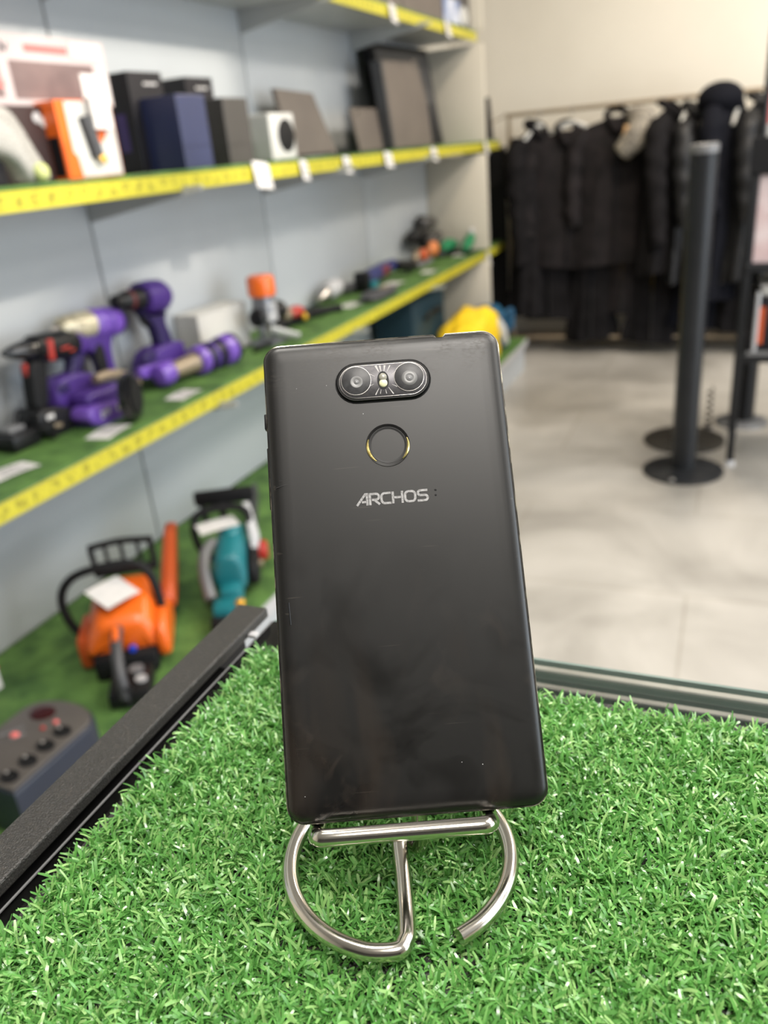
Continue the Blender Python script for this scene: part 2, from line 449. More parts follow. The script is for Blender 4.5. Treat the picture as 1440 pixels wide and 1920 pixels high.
flat = [((-1.469, 1.2551), .11, 20, 'white price card on the lower shelf turf, cut off by the left picture edge'),
        ((-1.4238, 1.5374), .11, 38, 'white price card on the turf in front of the purple circular saw'),
        ((-1.4234, 1.8644), .10, 32, 'white price card on the turf in front of the purple torch'),
        ((-1.6344, 3.0168), .12, 20, 'white price card on the turf beside the small red tool'),
        ((-1.486, 3.1971), .11, 20, 'white price card on the turf left of the flat dark pouch'),
        ((-1.4994, 3.7226), .12, 25, 'white price card on the turf in front of the blue jigsaw'),
        ((-1.4393, 4.0772), .10, 25, 'white price card on the turf in front of the orange sander'),
        ((-1.4548, 4.693), .12, 25, 'white price card on the turf right of the pile of black drills'),
        ((-1.4861, 5.0206), .10, 25, 'white price card in front of the green tools at the shelf end')]
for (x, y), s_, a, lb in flat:
    card((x, y, .7125), (s_, s_*.62), E(0, 0, a+60), lb, 'price cards lying on the lower shelf turf')

# ------------------------------------------------------------------ boxes on the middle shelf (surface z 1.292)
ZM = 1.2997
def carton(name, label, cat, c, size, rz, m, group=None, bevel=.002, rx=0):
    t = T(name, label, cat, (c[0], c[1], ZM), group)
    R = E(rx, 0, rz)
    mz = Matrix.Translation((c[0], c[1], ZM)) @ R.to_matrix().to_4x4() @ Matrix.Translation((0, 0, size[2]/2))
    body = t.part('carton' if cat == 'box' else 'body', G().box((0, 0, 0), size, bevel).xf(mz), m, smooth=False)
    t.M = mz; t.size = size
    return t
def decal(t, name, m, face, u0, v0, u1, v1, label=None, th=.0012, bevel=0, under=None):
    # rectangle printed or stuck on a face; u,v fractions 0..1
    sx, sy, sz = t.size; g = G()
    if face == '+x': a = (sx/2, (u0-.5)*sy, (v0-.5)*sz); b = (sx/2+th, (u1-.5)*sy, (v1-.5)*sz)
    if face == '-y': a = ((u0-.5)*sx, -sy/2-th, (v0-.5)*sz); b = ((u1-.5)*sx, -sy/2, (v1-.5)*sz)
    if face == '+z': a = ((u0-.5)*sx, (v0-.5)*sy, sz/2); b = ((u1-.5)*sx, (v1-.5)*sy, sz/2+th)
    g.span(a, b, bevel)
    return t.part(name, g.xf(t.M), m, under=under, label=label, smooth=False)
def glyphs(t, face, u0, u1, v, h, m, n=5, name='lettering', seed=1):
    # small illegible script: short linked strokes
    rnd = random.Random(seed); sx, sy, sz = t.size; g = G()
    for i in range(n):
        uu = u0+(u1-u0)*(i+.1)/n; du = (u1-u0)/n*.75
        pts = [(uu, v-h/2), (uu+du*.2, v+h/2), (uu+du*.6, v-h/3), (uu+du, v+h/2*rnd.uniform(.2, 1))]
        def P(u, vv):
            if face == '+x': return (sx/2+.001, (u-.5)*sy, (vv-.5)*sz)
            return ((u-.5)*sx, -sy/2-.001, (vv-.5)*sz)
        g.tube([P(*p) for p in pts], .0022, 6, k=3)
    return t.part(name, g.xf(t.M), m)

# big pale appliance carton at the left edge, standing on a dark carton
t = T('dark_printed_carton', 'dark brown-black carton with white tool pictures under the large pink-white carton', 'box', (-1.58, 1.47, ZM))
t.size = (.20, .72, .160); t.M = Matrix.Translation((-1.585, 1.48, ZM+.080))
t.part('carton', G().box((0, 0, 0), t.size, .002).xf(t.M), mat('brown_black_card', (.035, .02, .02), .4), smooth=False)
b_ = G().tube([(.101, .205, .045), (.101, .26, -.05)], .006, 6, k=1)
t.part('printed_handle', b_.xf(t.M), M_grey)
b_ = G().ell((.1005, .13, .055), (.002, .014, .012)); b_.ell((.1005, .15, .045), (.002, .014, .012))
t.part('printed_emblem', b_.xf(t.M), M_lgrey)
t = T('appliance_carton', 'large pink-white appliance carton with a dark product picture, lying on a dark carton', 'box', (-1.6, 1.5, ZM+.16))
t.size = (.16, .80, .145); t.M = Matrix.Translation((-1.585, 1.515, ZM+.161+.0725))
t.part('carton', G().box((0, 0, 0), t.size, .003).xf(t.M), mat('pinkish_white_card', (.46, .38, .38), .5, col2=(.48, .43, .43)), smooth=False)
decal(t, 'product_picture', M_film, '+x', .585, .10, .93, .63, 'dark product picture')
decal(t, 'product_picture', M_film, '+x', .20, .12, .545, .63, 'dark product picture')
decal(t, 'red_stripe', M_pink, '+x', .655, .76, .83, .87, 'red stripe')
decal(t, 'red_stripe', M_pink, '+x', .40, .25, .55, .36, 'red stripe', th=.0022)
decal(t, 'sticker', M_paper, '+x', .86, .05, .985, .50, 'white paper sticker', th=.004)
decal(t, 'sticker', M_white, '+x', .84, .72, .97, .95, 'white paper sticker', th=.003)
glyphs(t, '+x', .44, .60, .80, .16, M_ink, 4, seed=3)
# black box with fabric gloves in clear bag
t = T('bagged_gloves', 'clear plastic bag with white cloth drooping over the shelf edge at the left', 'bag', (-1.42, 1.40, ZM))
g = G()
g.yz([(1.3899, 1.4588), (1.4405, 1.4448), (1.4644, 1.4096), (1.4816, 1.3732), (1.4985, 1.3463), (1.5136, 1.3078), (1.5074, 1.2994), (1.4488, 1.3031), (1.4417, 1.3257), (1.4205, 1.3495), (1.3563, 1.367)], -1.45, -1.385, .018, 2)
t.part('bag', g, M_bag)
g = G(); g.tube([(-1.415, y, z) for y, z in [(1.3859, 1.4105), (1.4272, 1.3879), (1.4535, 1.3502), (1.4711, 1.3135)]], [.030, .026, .018, .010], 12, flat=.6)
t.part('white_cloth', g, M_white, label='white cloth inside the bag')
y, z = (1.4753, 1.3267)
solo('green_ball', G().ell((-1.385, y, z-.006), (.017, .019, .019)), M_lime, 'small pale green ball resting on the clear bag at the shelf edge', 'ball', (-1.385, y, z))
t = carton('black_carton', 'low plain black carton half covered by the clear bag at the left picture edge', 'box', (-1.47, 1.31, 0), (.09, .22, .05), 0, M_blackc)
decal(t, 'lid_line', M_dgrey, '+x', .02, .80, .98, .84)
# orange and white trimmer box
t = carton('trimmer_carton', 'orange and white carton with a dark hair trimmer picture and a white tag', 'box', (-1.47, 1.715, 0), (.075, .175, .168), -6, M_orange)
decal(t, 'white_print', M_white, '+x', .16, .02, .98, .98, 'white printed front')
decal(t, 'side_shadow', M_blackc, '-y', .45, .05, .9, .55, 'shadow painted on the side')  # shade on the left side, painted as a black rectangle
for pp_ in ([(-.084, -.08), (-.045, -.08), (-.050, -.035), (-.084, -.005)], [(.02, .03), (.06, .03), (.045, .0), (.03, -.01)]):
    t.part('orange_print', G().prism(pp_, .0375, .0395, lambda u, v, s_: (s_, u, v)).xf(t.M), M_orange, label='orange printed patch', smooth=False)
g = G().tube([(.038, -.010, .050), (.040, .008, -.038)], .018, 14, k=3, flat=1)
t.part('printed_trimmer', g.xf(t.M @ Matrix.Diagonal((1, 1, 1, 1))), M_dgrey, label='dark trimmer picture')
t.part('printed_button', G().ell((.058, .010, -.045), (.004, .011, .011)).xf(t.M), M_gold, label='yellow button')
decal(t, 'hanging_tag', M_paper, '+x', .50, .62, .84, 1.02, 'white paper tag', th=.024)
# black boxes
t = carton('tall_black_carton', 'tallest black carton with a violet print, left of the navy carton', 'box', (-1.60, 2.10, 0), (.15, .135, .252), -6, M_blackc)
glyphs(t, '+x', .42, .82, .88, .022, M_paper, 4, seed=5)
decal(t, 'violet_print', M_violet, '-y', .55, .22, .78, .6, 'violet print')
t.part('printed_ring', G().tube([(-.035+.018*math.cos(a*.5236), -.069, -.070+.024*math.sin(a*.5236)) for a in range(12)], .004, 6, closed=True, k=2).xf(t.M), M_purpl, label='pale violet ring')
t = carton('tall_black_carton', 'black carton standing behind the navy carton, white script on its upper front', 'box', (-1.62, 2.43, 0), (.10, .13, .255), -6, M_blackc)
glyphs(t, '+x', .35, .78, .88, .022, M_paper, 4, seed=8)
t = carton('navy_carton', 'plain navy blue carton in front of the black cartons', 'box', (-1.465, 2.115, 0), (.125, .125, .185), -4, M_navy)
decal(t, 'lid_seam', M_blackc, '+x', .0, .30, 1, .305)
t = carton('charcoal_carton', 'plain charcoal carton between the navy carton and the white console', 'box', (-1.49, 2.40, 0), (.11, .13, .185), -4, M_charc)
decal(t, 'lid_seam', M_blackc, '+x', .0, .30, 1, .305)
# white game console with a black round grille
t = carton('game_console', 'white box-shaped game console with a black round grille standing on its end', 'console', (-1.49, 2.70, 0), (.09, .155, .145), -4, M_white, bevel=.006)
t.part('grille', G().lathe([(0, .052), (.002, .052), (.003, .049)], (.045, .018, .003), (1, 0, 0), 32).xf(t.M), M_blackm, label='black round grille')
# leaning panels
def leaning(name, label, pts, x0, lean, m, th=.012, cat='panel', extra=None):
    y0 = min(p[0] for p in pts); t = T(name, label, cat, (x0, y0, ZM))
    g = G().prism([Vector(p) for p in pts], 0, th, lambda u, v, s_: (x0+s_-(v-ZM)*lean, u, v), .002, 2)
    t.part('shell', g, m, smooth=False)
    return t
t = leaning('closed_laptop', 'dark brown-grey closed laptop leaning on the back panel beside the white console', [(2.94, ZM+.004), (3.33, ZM+.004), (3.25, 1.53), (2.945, 1.54)], -1.56, .2, M_brown, .018, 'laptop')
t.part('rubber_strip', G().span((-1.543, 2.99, ZM+.003), (-1.538, 3.27, ZM+.012)), M_blackm)
t = leaning('tablet', 'small brown-grey tablet leaning on the right of the closed laptop', [(3.52, ZM+.004), (3.87, ZM+.004), (3.82, 1.475), (3.49, 1.475)], -1.53, .12, M_brown, .010, 'tablet')
t.part('camera_dot', G().lathe([(0, .006), (.002, .006)], (-1.535, 3.55, 1.455), (1, 0, 0), 12), M_blackg)
t = leaning('large_monitor', 'large black flat monitor leaning behind the tall brown panel', [(4.0, ZM+.004), (4.80, ZM+.004), (4.72, 1.77), (3.92, 1.755)], -1.60, .10, M_blackm, .04, 'monitor')
t.part('bezel', G().prism([(4.03, ZM+.03), (4.77, ZM+.03), (4.69, 1.74), (3.95, 1.73)], 0, .003, lambda u, v, s_: (-1.556+s_-(v-ZM)*.10, u, v)), M_dgrey, smooth=False)
t = leaning('tall_brown_panel', 'tall brown-grey flat device with a clipped corner leaning in front of the black monitor', [(3.81, ZM+.004), (4.34, ZM+.004), (4.33, 1.50), (4.25, 1.69), (4.19, 1.685), (4.17, 1.675), (3.80, 1.665)], -1.49, .08, M_brown, .02, 'flat device')
t.part('side_rim', G().prism([(3.79, ZM+.004), (3.81, ZM+.004), (3.80, 1.665), (3.775, 1.66)], -.03, .018, lambda u, v, s_: (-1.49+s_-(v-ZM)*.08, u, v)), M_dgrey, smooth=False)
t = leaning('black_slate', 'thin black tapering slate standing right of the tall brown panel', [(4.35, ZM+.004), (4.50, ZM+.004), (4.42, 1.40), (4.37, 1.495), (4.34, 1.495)], -1.47, .05, M_blackm, .008, 'tablet')
t.part('edge_rim', G().prism([(4.345, ZM+.004), (4.352, ZM+.004), (4.345, 1.49), (4.338, 1.49)], -.002, .009, lambda u, v, s_: (-1.47+s_-(v-ZM)*.05, u, v)), M_dgrey, smooth=False)
t = leaning('router_with_antenna', 'thin black upright device at the far end of the middle shelf, past the end panel', [(5.16, ZM+.004), (5.24, ZM+.004), (5.22, 1.40), (5.19, 1.53), (5.17, 1.53)], -1.412, .02, M_blackm, .024, 'device')
t.part('wire_arm', G().tube([(-1.40, 5.23, 1.38), (-1.385, 5.25, 1.40), (-1.36, 5.26, 1.41), (-1.33, 5.25, 1.42), (-1.31, 5.24, 1.44)], .004, 8), M_tan)
# top shelf
def topbox(name, label, y0, y1, x, h, m):
    t = T(name, label, 'box', (x, (y0+y1)/2, 1.8380)); t.size = (.24, y1-y0, h); t.M = Matrix.Translation((x, (y0+y1)/2, 1.8380+h/2))
    t.part('carton', G().box((0, 0, 0), t.size, .003).xf(t.M), m, smooth=False)
    return t
t = topbox('brown_carton', 'brown-grey carton on the top shelf, left one above the tall brown panel', 3.25, 3.80, -1.51, .30, M_brown)
decal(t, 'tape_seam', M_charc, '+x', 0, .7, 1, .72)
t = topbox('brown_carton', 'brown-grey carton on the top shelf beside the dark picture carton', 3.81, 4.36, -1.51, .30, M_brown)
decal(t, 'tape_seam', M_charc, '+x', 0, .7, 1, .72)
t = topbox('picture_carton', 'dark carton with a blue and white picture at the far end of the top shelf', 4.37, 4.82, -1.51, .28, M_charc)
decal(t, 'picture', mat('blue_white_picture', (.10, .16, .34), .5, col2=(.55, .58, .66), nscale=14), '+x', .0, .05, .62, .42, 'blue and white picture')
t.part('white_blob_print', G().ell((.1205, .13, -.08), (.003, .07, .045)).xf(t.M), M_white, label='white printed shape')

# ------------------------------------------------------------------ tools on the lower shelf (surface z .705)
ZL = .7115
# battery charger with cable at the far left
t = T('battery_charger', 'black battery charger with a coiled cable at the left end of the lower shelf', 'charger', (-1.6, 1.42, ZL))
t.part('housing', G().box((-1.60, 1.40, ZL+.022), (.10, .09, .042), .008), M_black)
t.part('cable', G().tube([(-1.56+.035*math.cos(a*.9), 1.455+.03*math.sin(a*.9), ZL+.008+.005*a) for a in range(13)], .004, 6), M_blackm)
t.part('cable', G().tube([(-1.62, 1.43, ZL+.03), (-1.64, 1.47, ZL+.07), (-1.66, 1.52, ZL+.04), (-1.64, 1.50, ZL+.006)], .004, 6), M_dgrey)
t.part('contact', G().box((-1.60, 1.40, ZL+.048), (.05, .05, .012), .003), M_grey)

# black cordless drill with a red collar
X = -1.585
t = T('cordless_drill', 'black cordless drill with a red mode ring at the left end of the lower shelf', 'drill', (X, 1.5, ZL))
a = (1.4248, 0.9378); b = (1.5175, 0.9269); c = (1.668, 0.9076)
A = Vector((X, *a)); B = Vector((X, *b)); C = Vector((X, *c)); L1 = (B-A).length
t.part('chuck', G().lathe([(0, .006), (.02, .014), (L1*.5, .020), (L1*.8, .026), (L1, .028)], A, B-A, 20), M_blackg)
d_ = (C-B); L2 = d_.length
t.part('motor_housing', G().lathe([(-.004, .02), (0, .034), (L2*.3, .036), (L2*.7, .038), (L2*.93, .030), (L2, .016)], B, d_, 20), M_black)
t.part('mode_ring', G().box(B+d_*.17+Vector((.033, 0, -.004)), (.012, .018, .052), .004, E(-8, 0, 0)), M_red, label='red mode ring segment')
g = G(); g.box(B+d_*.48+Vector((.037, 0, -.004)), (.004, .03, .006), .001); g.box(B+d_*.62+Vector((.037, 0, -.012)), (.004, .018, .005), .001)
t.part('printed_mark', g, M_red)
hg = t.part('handle', G().yz([(1.4814, 0.9054), (1.5403, 0.8984), (1.5312, 0.8626), (1.509, 0.7788), (1.4628, 0.7835), (1.4716, 0.8384)], X-.019, X+.019, .008), M_blackm)
t.part('trigger', G().yz([(1.4732, 0.9022), (1.4861, 0.8988), (1.4858, 0.8681), (1.4747, 0.8671)], X-.008, X+.008, .003, 1), M_red, under=hg, label='dark red trigger')
bt = t.part('battery', G().yz([(1.4516, 0.7926), (1.5249, 0.7809), (1.5958, 0.7473), (1.5883, 0.7025), (1.5474, 0.6898), (1.4683, 0.7115), (1.4371, 0.742)], X-.036, X+.040, .010, 1), M_black)
g = G(); y, z = (1.4803, 0.7657); g.box((X+.041, y, z), (.003, .024, .012), .001)
t.part('sticker', g, M_paper, under=bt, label='white sticker')
g = G(); y, z = (1.4991, 0.7385); g.box((X+.041, y, z), (.003, .026, .010), .001, E(-14, 0, 0))
t.part('sticker', g, M_tan, under=bt, label='pale brown sticker')

# purple impact wrench with a cream gear head (behind)
X = -1.63
t = T('impact_wrench', 'purple impact wrench with a cream metal gear head, standing behind the black drill', 'impact wrench', (X, 1.75, ZL))
a = Vector((X, *(1.663, 0.9454))); b = Vector((X, *(1.7775, 0.9336))); c = Vector((X, *(1.8928, 0.9182)))
L1 = (b-a).length; L2 = (c-b).length
t.part('anvil', G().lathe([(-.03, .010), (0, .010), (0, .016), (.012, .018)], a, b-a, 16), M_steel)
t.part('gear_head', G().lathe([(.0, .018), (.012, .028), (.03, .032), (.034, .028), (.05, .034), (L1, .038)], a, b-a, 20), M_cream2, label='cream cast metal gear head')
m = t.part('motor_housing', G().lathe([(0, .036), (.01, .042), (L2*.35, .042), (L2*.4, .036), (L2*.5, .036), (L2*.55, .043), (L2*.9, .040), (L2, .030)], b, c-b, 20), M_purpl, label='light purple motor housing')
t.part('end_cap', G().lathe([(0, .038), (.012, .034), (.016, .02)], c-Vector((0, .004, 0)), c-b, 20), M_dpurple, under=m)
h = t.part('handle', G().yz([(1.7362, 0.9076), (1.7709, 0.9145), (1.8532, 0.8917), (1.8261, 0.8598), (1.8294, 0.7736), (1.7792, 0.7765), (1.7745, 0.842), (1.7293, 0.8755), (1.7158, 0.8978)], X-.022, X+.022, .009), M_purple)
t.part('grip_insert', G().yz([(1.7679, 0.8812), (1.7906, 0.8758), (1.7929, 0.7887), (1.7565, 0.7894), (1.7469, 0.8522)], X+.018, X+.027, .004), M_blackm, under=h)
t.part('battery', G().yz([(1.7341, 0.789), (1.8374, 0.7762), (1.8837, 0.7475), (1.8743, 0.7047), (1.7391, 0.726), (1.7146, 0.7518)], X-.035, X+.03, .01, 1), M_dgrey)

# purple cordless screwdriver body
X = -1.60
t = T('cordless_screwdriver', 'purple cordless screwdriver between the black drill and the purple saw', 'screwdriver', (X, 1.6, ZL))
a = Vector((X, *(1.5996, 0.9139))); b = Vector((X, *(1.7138, 0.8939)))
h = t.part('motor_housing', G().lathe([(0, .02), (.01, .030), ((b-a).length*.8, .032), ((b-a).length, .02)], a, b-a, 18), M_purple)
t.part('handle', G().yz([(1.6348, 0.8915), (1.6936, 0.8843), (1.6905, 0.8633), (1.65, 0.8187), (1.6165, 0.8279), (1.6404, 0.8617)], X-.017, X+.017, .007), M_dpurple)
t.part('battery', G().yz([(1.5611, 0.8375), (1.6368, 0.8397), (1.7078, 0.8148), (1.6992, 0.7647), (1.6519, 0.7338), (1.5357, 0.7657), (1.5403, 0.8111)], X-.034, X+.034, .012, 1), M_purple)
t.part('latch', G().yz([(1.5501, 0.8273), (1.5884, 0.825), (1.587, 0.7983), (1.5491, 0.8024)], X+.030, X+.038, .003, 1), M_dpurple)

# purple circular saw with a black wheel guard and its battery
X = -1.53
t = T('circular_saw', 'purple cordless circular saw with a black round guard and a labelled battery', 'circular saw', (X, 1.75, ZL))
y, z = (1.7536, 0.7244)
gx, gy = (-1.4203, 1.636); gc = Vector((gx, gy, ZL+.064)); ga = Vector((.93, .36, 0))
t.part('guard', G().lathe([(-.012, .052), (-.010, .060), (.0, .063), (.014, .063), (.016, .056), (.018, .02)], gc, ga, 32), M_blackg, label='black round blade guard')
t.part('blade', G().lathe([(0, .047), (.002, .047)], gc+ga*.019, ga, 32), M_blackm, label='dark blade')
t.part('motor_housing', G().yz([(1.5789, 0.7973), (1.6433, 0.7929), (1.7187, 0.7906), (1.7635, 0.7675), (1.7569, 0.7342), (1.7112, 0.7221), (1.5949, 0.7436), (1.5691, 0.769)], X-.04, X+.03, .014), M_purple)
t.part('grip', G().tube([(X+.0, y_, z_) for y_, z_ in [(1.6467, 0.8151), (1.7044, 0.8138), (1.7655, 0.7942), (1.8087, 0.7609)]], .013, 10), M_tan, label='brown-grey grip')
b = t.part('battery', G().yz([(1.5491, 0.7648), (1.5883, 0.7668), (1.745, 0.7432), (1.7557, 0.7046), (1.704, 0.6903), (1.5869, 0.7021), (1.5421, 0.733)], X-.02, X+.052, .012, 1), M_purpl, label='light purple battery')
g = G()
def ylet(g, strokes, P0, sc, x, r=.0022):
    # strokes in a 2D letter box, written along Y on a face looking to +X, following a slope
    for st in strokes:
        g.tube([(x, P0[0]+u*sc, P0[1]+v*sc+u*sc*P0[2]) for u, v in st], r, 6, k=1)
TW = [[(0, .8), (.2, 1), (.5, 1), (.6, .75), (0, 0), (.6, 0)], [(.9, .8), (1.15, 1), (1.15, 0)], [(1.5, 1), (1.8, 0), (2.1, 1)]]
y, z = (1.5828, 0.735)
ylet(g, TW, (y, z-.004, .15), .016, X+.0535)
y, z = (1.647, 0.7349)
ylet(g, [[(0, 0), (0, 1)], [(.4, 0), (.4, 1), (.8, .4), (1.2, 1), (1.2, 0)], [(1.6, 0), (1.9, 1), (2.2, 0)], [(2.5, 0), (2.9, 1)]], (y, z-.002, .15), .013, X+.0535)
t.part('lettering', g, M_white, under=b, label='white lettering 21V')
t.part('battery_base', G().yz([(1.5533, 0.7318), (1.7186, 0.696), (1.7718, 0.6993), (1.7647, 0.6781), (1.7116, 0.6752), (1.5961, 0.6942), (1.5515, 0.715)], X-.02, X+.045, .006, 1), M_dpurple, under=b)

# tall purple drill standing on its battery
X = -1.60
t = T('cordless_drill', 'tall purple cordless drill with a black chuck, standing beside the white box', 'drill', (X, 2.05, ZL))
a = Vector((X, *(1.8616, 0.9767))); b = Vector((X, *(1.9782, 0.9655))); c = Vector((X, *(2.0954, 0.9551)))
L1 = (b-a).length; L2 = (c-b).length
ch = t.part('chuck', G().lathe([(0, .010), (.004, .018), (L1*.35, .022), (L1*.4, .026), (L1*.75, .028), (L1, .034)], a, b-a, 20), M_black)
t.part('collar', G().lathe([(0, .0272), (.001, .0282), (.014, .0282), (.015, .0272)], a+(b-a)*.5, b-a, 20), mat('dark_red_ring', (.10, .012, .015), .5), under=ch, label='dark red ring')
t.part('motor_housing', G().lathe([(-.004, .03), (.0, .046), (L2*.4, .050), (L2*.75, .048), (L2*.95, .036), (L2, .02)], b, c-b, 24), M_purple)
h = t.part('handle', G().yz([(1.9615, 0.9455), (1.9875, 0.9171), (2.0768, 0.9152), (2.0516, 0.888), (2.0724, 0.8344), (2.0717, 0.798), (2.0106, 0.7962), (2.0092, 0.8568), (1.9888, 0.8979), (1.9627, 0.919)], X-.021, X+.021, .009), M_dpurple)
t.part('trigger', G().yz([(1.9646, 0.9248), (1.9797, 0.9092), (2.0009, 0.8794), (1.9824, 0.8787), (1.9625, 0.9034)], X-.009, X+.009, .003, 1), M_black, under=h)
b = t.part('battery', G().yz([(1.9555, 0.821), (2.0992, 0.8217), (2.1046, 0.7765), (2.1146, 0.7535), (2.0778, 0.7115), (1.9178, 0.7386), (1.9171, 0.7825)], X-.038, X+.038, .010, 1), M_purple)
t.part('latch', G().yz([(1.8986, 0.824), (1.9541, 0.8215), (1.9535, 0.788), (1.888, 0.7921)], X+.034, X+.042, .003, 1), M_dpurple, under=b)
t.part('battery_front', G().yz([(1.8668, 0.7882), (1.9361, 0.7828), (2.0538, 0.7692), (2.0422, 0.742), (1.9495, 0.7436), (1.8653, 0.7539)], X+.020, X+.043, .005, 1), M_purpl, under=b, label='light purple battery face')
g = G(); y, z = (1.9491, 0.7633)
ylet(g, TW, (y, z-.006, .1), .014, X+.0445, .002)
t.part('lettering', g, M_white, under=b, label='white lettering 21V')

# purple torch lying along the shelf
t = T('work_torch', 'purple and black cylindrical cordless tool lying along the lower shelf', 'torch', (-1.5, 2.0, ZL))
a = Vector((-1.535, 1.90, ZL+.040)); b = Vector((-1.485, 2.24, ZL+.048)); d_ = b-a; L = d_.length
t.part('tail', G().lathe([(0, .012), (.008, .030), (.04, .036), (.06, .030), (.065, .022)], a, d_, 24), M_purpl, label='light purple tail cap')
t.part('grip', G().lathe([(.06, .022), (.10, .026), (.15, .028), (.17, .034)], a, d_, 20), M_tan, label='brown-grey grip')
t.part('collar', G().lathe([(.165, .034), (.17, .044), (.20, .046), (.205, .038)], a, d_, 24), M_purpl, label='light purple collar')
t.part('body', G().lathe([(.203, .038), (.21, .042), (.25, .044), (.275, .044), (.28, .038)], a, d_, 24), M_black)
t.part('ring', G().lathe([(.225, .0445), (.227, .0455), (.245, .0455), (.247, .0445)], a, d_, 24), M_purple)
t.part('head', G().lathe([(.278, .038), (.285, .048), (.325, .050), (.33, .046)], a, d_, 24), M_purpl, label='light purple head')
t.part('lens_rim', G().lathe([(.328, .046), (.334, .050), (L+.0, .048), (L+.002, .02)], a, d_, 24), M_black)

# white cardboard box
t = T('white_carton', 'plain white carton behind the tall purple drill and the torch', 'box', (-1.63, 2.38, ZL))
t.part('carton', G().box((-1.625, 2.36, ZL+.075), (.10, .26, .15), .003, E(0, 0, -6)), mat('white_card', (.62, .60, .56), .6), smooth=False)
t.part('flap', G().box((-1.625, 2.36, ZL+.1515), (.102, .262, .002), 0, E(0, 0, -6)), mat('white_card_flap', (.66, .65, .61), .6), smooth=False)

# wood trimmer router
cx, cy = -1.50, 2.50
t = T('trim_router', 'silver trim router with an orange cap and black side knobs on the lower shelf', 'router', (cx, cy, ZL))
zt = (2.4972, 0.9471)[1]
zb = (2.477, 0.8788)[1]
t.part('cap', G().lathe([(0, .046), (.01, .048), (zt-zb-.012, .047), (zt-zb-.003, .042), (zt-zb, .03)], (cx, cy, zb), (0, 0, 1), 24), M_orange, label='orange cap')
t.part('motor_body', G().lathe([(ZL+.085-zb, .036), (ZL+.10-zb, .040), (-.04, .042), (-.02, .038), (0, .038)], (cx, cy, zb), (0, 0, 1), 24), M_alu)
t.part('body_highlight', G().lathe([(0, .0425), (.06, .0425)], (cx+.0025, cy+.003, zb-.085), (0, 0, 1), 8), M_lgrey, label='painted highlight on the motor body')  # highlight along the motor body, put in as a light grey sleeve
t.part('base', G().box((cx, cy, ZL+.006), (.11, .12, .010), .004), M_alu)
for s in (-1, 1):
    t.part('base_column', G().tube([(cx+.01*s, cy+s*.038, ZL+.01), (cx, cy+s*.036, ZL+.05), (cx, cy+s*.032, ZL+.09)], .009, 8), M_alu)
for s in (-1, 1):
    t.part('side_knob', G().lathe([(0, .012), (.02, .016), (.028, .028), (.058, .031), (.066, .022)], (cx+.01, cy+s*.03, ZL+.095), (.15, s, .2), 18), M_black)
t.part('cable', G().tube([(cx-.02, cy+.03, zt-.03), (cx-.03, cy+.07, zt-.025), (cx-.03, cy+.085, zb-.07), (cx-.03, cy+.09, ZL+.05), (cx+.01, cy+.12, ZL+.01)], .005, 8), M_dgrey)
t.part('collet', G().lathe([(0, .006), (.02, .010), (.05, .010), (.06, .02)], (cx, cy, ZL+.012), (0, 0, 1), 12), M_steel)
t.part('guide_plate', G().tube([(cx+.02, cy-.01, ZL+.055), (cx+.06, cy+.03, ZL+.03), (cx+.10, cy+.05, ZL+.015)], .014, 8, flat=.7), M_white, label='white plastic guide')
t.part('wrench', G().tube([(cx+.03, cy-.15, ZL+.008), (cx+.03, cy-.08, ZL+.010), (cx+.02, cy-.03, ZL+.014)], .012, 8, flat=.5), M_blackm)

# small black and red pistol tool
t = T('small_pistol_tool', 'small black tool with a red top and a yellow dot, right of the orange-capped router', 'power tool', (-1.55, 2.85, ZL))
t.part('body', G().tube([(-1.56, 2.66, ZL+.022), (-1.56, 2.78, ZL+.025), (-1.55, 2.90, ZL+.022), (-1.54, 3.02, ZL+.016)], [.020, .024, .026, .014], 12), M_blackm)
t.part('top_shell', G().ell((-1.545, 2.80, ZL+.052), (.030, .055, .022)), M_red, label='red top shell')
t.part('front_cap', G().ell((-1.55, 2.74, ZL+.055), (.024, .03, .026)), M_tan, label='pale brown front cap')
t.part('button', G().ell((-1.515, 2.82, ZL+.030), (.010, .012, .014)), M_yellow, label='yellow button')
t.part('handle', G().tube([(-1.54, 2.95, ZL+.02), (-1.50, 3.03, ZL+.018), (-1.47, 3.06, ZL+.015)], .015, 10), M_blackm)
# clear hot-air tool
t = T('heat_gun', 'grey heat gun with a pale metal nozzle lying behind the price cards', 'heat gun', (-1.63, 3.35, ZL))
t.part('nozzle', G().lathe([(0, .014), (.05, .018), (.06, .026), (.10, .028)], (-1.62, 3.15, ZL+.03), (-.05, 1, .15), 16), M_steel)
t.part('body', G().lathe([(0, .028), (.01, .036), (.10, .040), (.13, .03), (.14, .01)], (-1.625, 3.25, ZL+.045), (-.05, 1, .08), 18), M_lgrey)
t.part('handle', G().tube([(-1.64, 3.36, ZL+.04), (-1.62, 3.46, ZL+.03), (-1.60, 3.62, ZL+.022)], [.022, .022, .018], 10), M_dgrey)
t.part('cable', G().tube([(-1.60, 3.62, ZL+.02), (-1.62, 3.70, ZL+.008), (-1.66, 3.66, ZL+.006), (-1.66, 3.50, ZL+.006)], .006, 6), M_blackm)
# flat dark pouch at the shelf edge
t = T('flat_pouch', 'flat dark grey pouch with a brown patch at the lower shelf edge', 'pouch', (-1.42, 3.38, ZL))
t.part('pouch', G().ell((-1.425, 3.36, ZL+.020), (.055, .15, .019), p=.7), M_dgrey)
t.part('patch', G().ell((-1.42, 3.40, ZL+.036), (.025, .05, .006)), M_tan, label='brown patch')
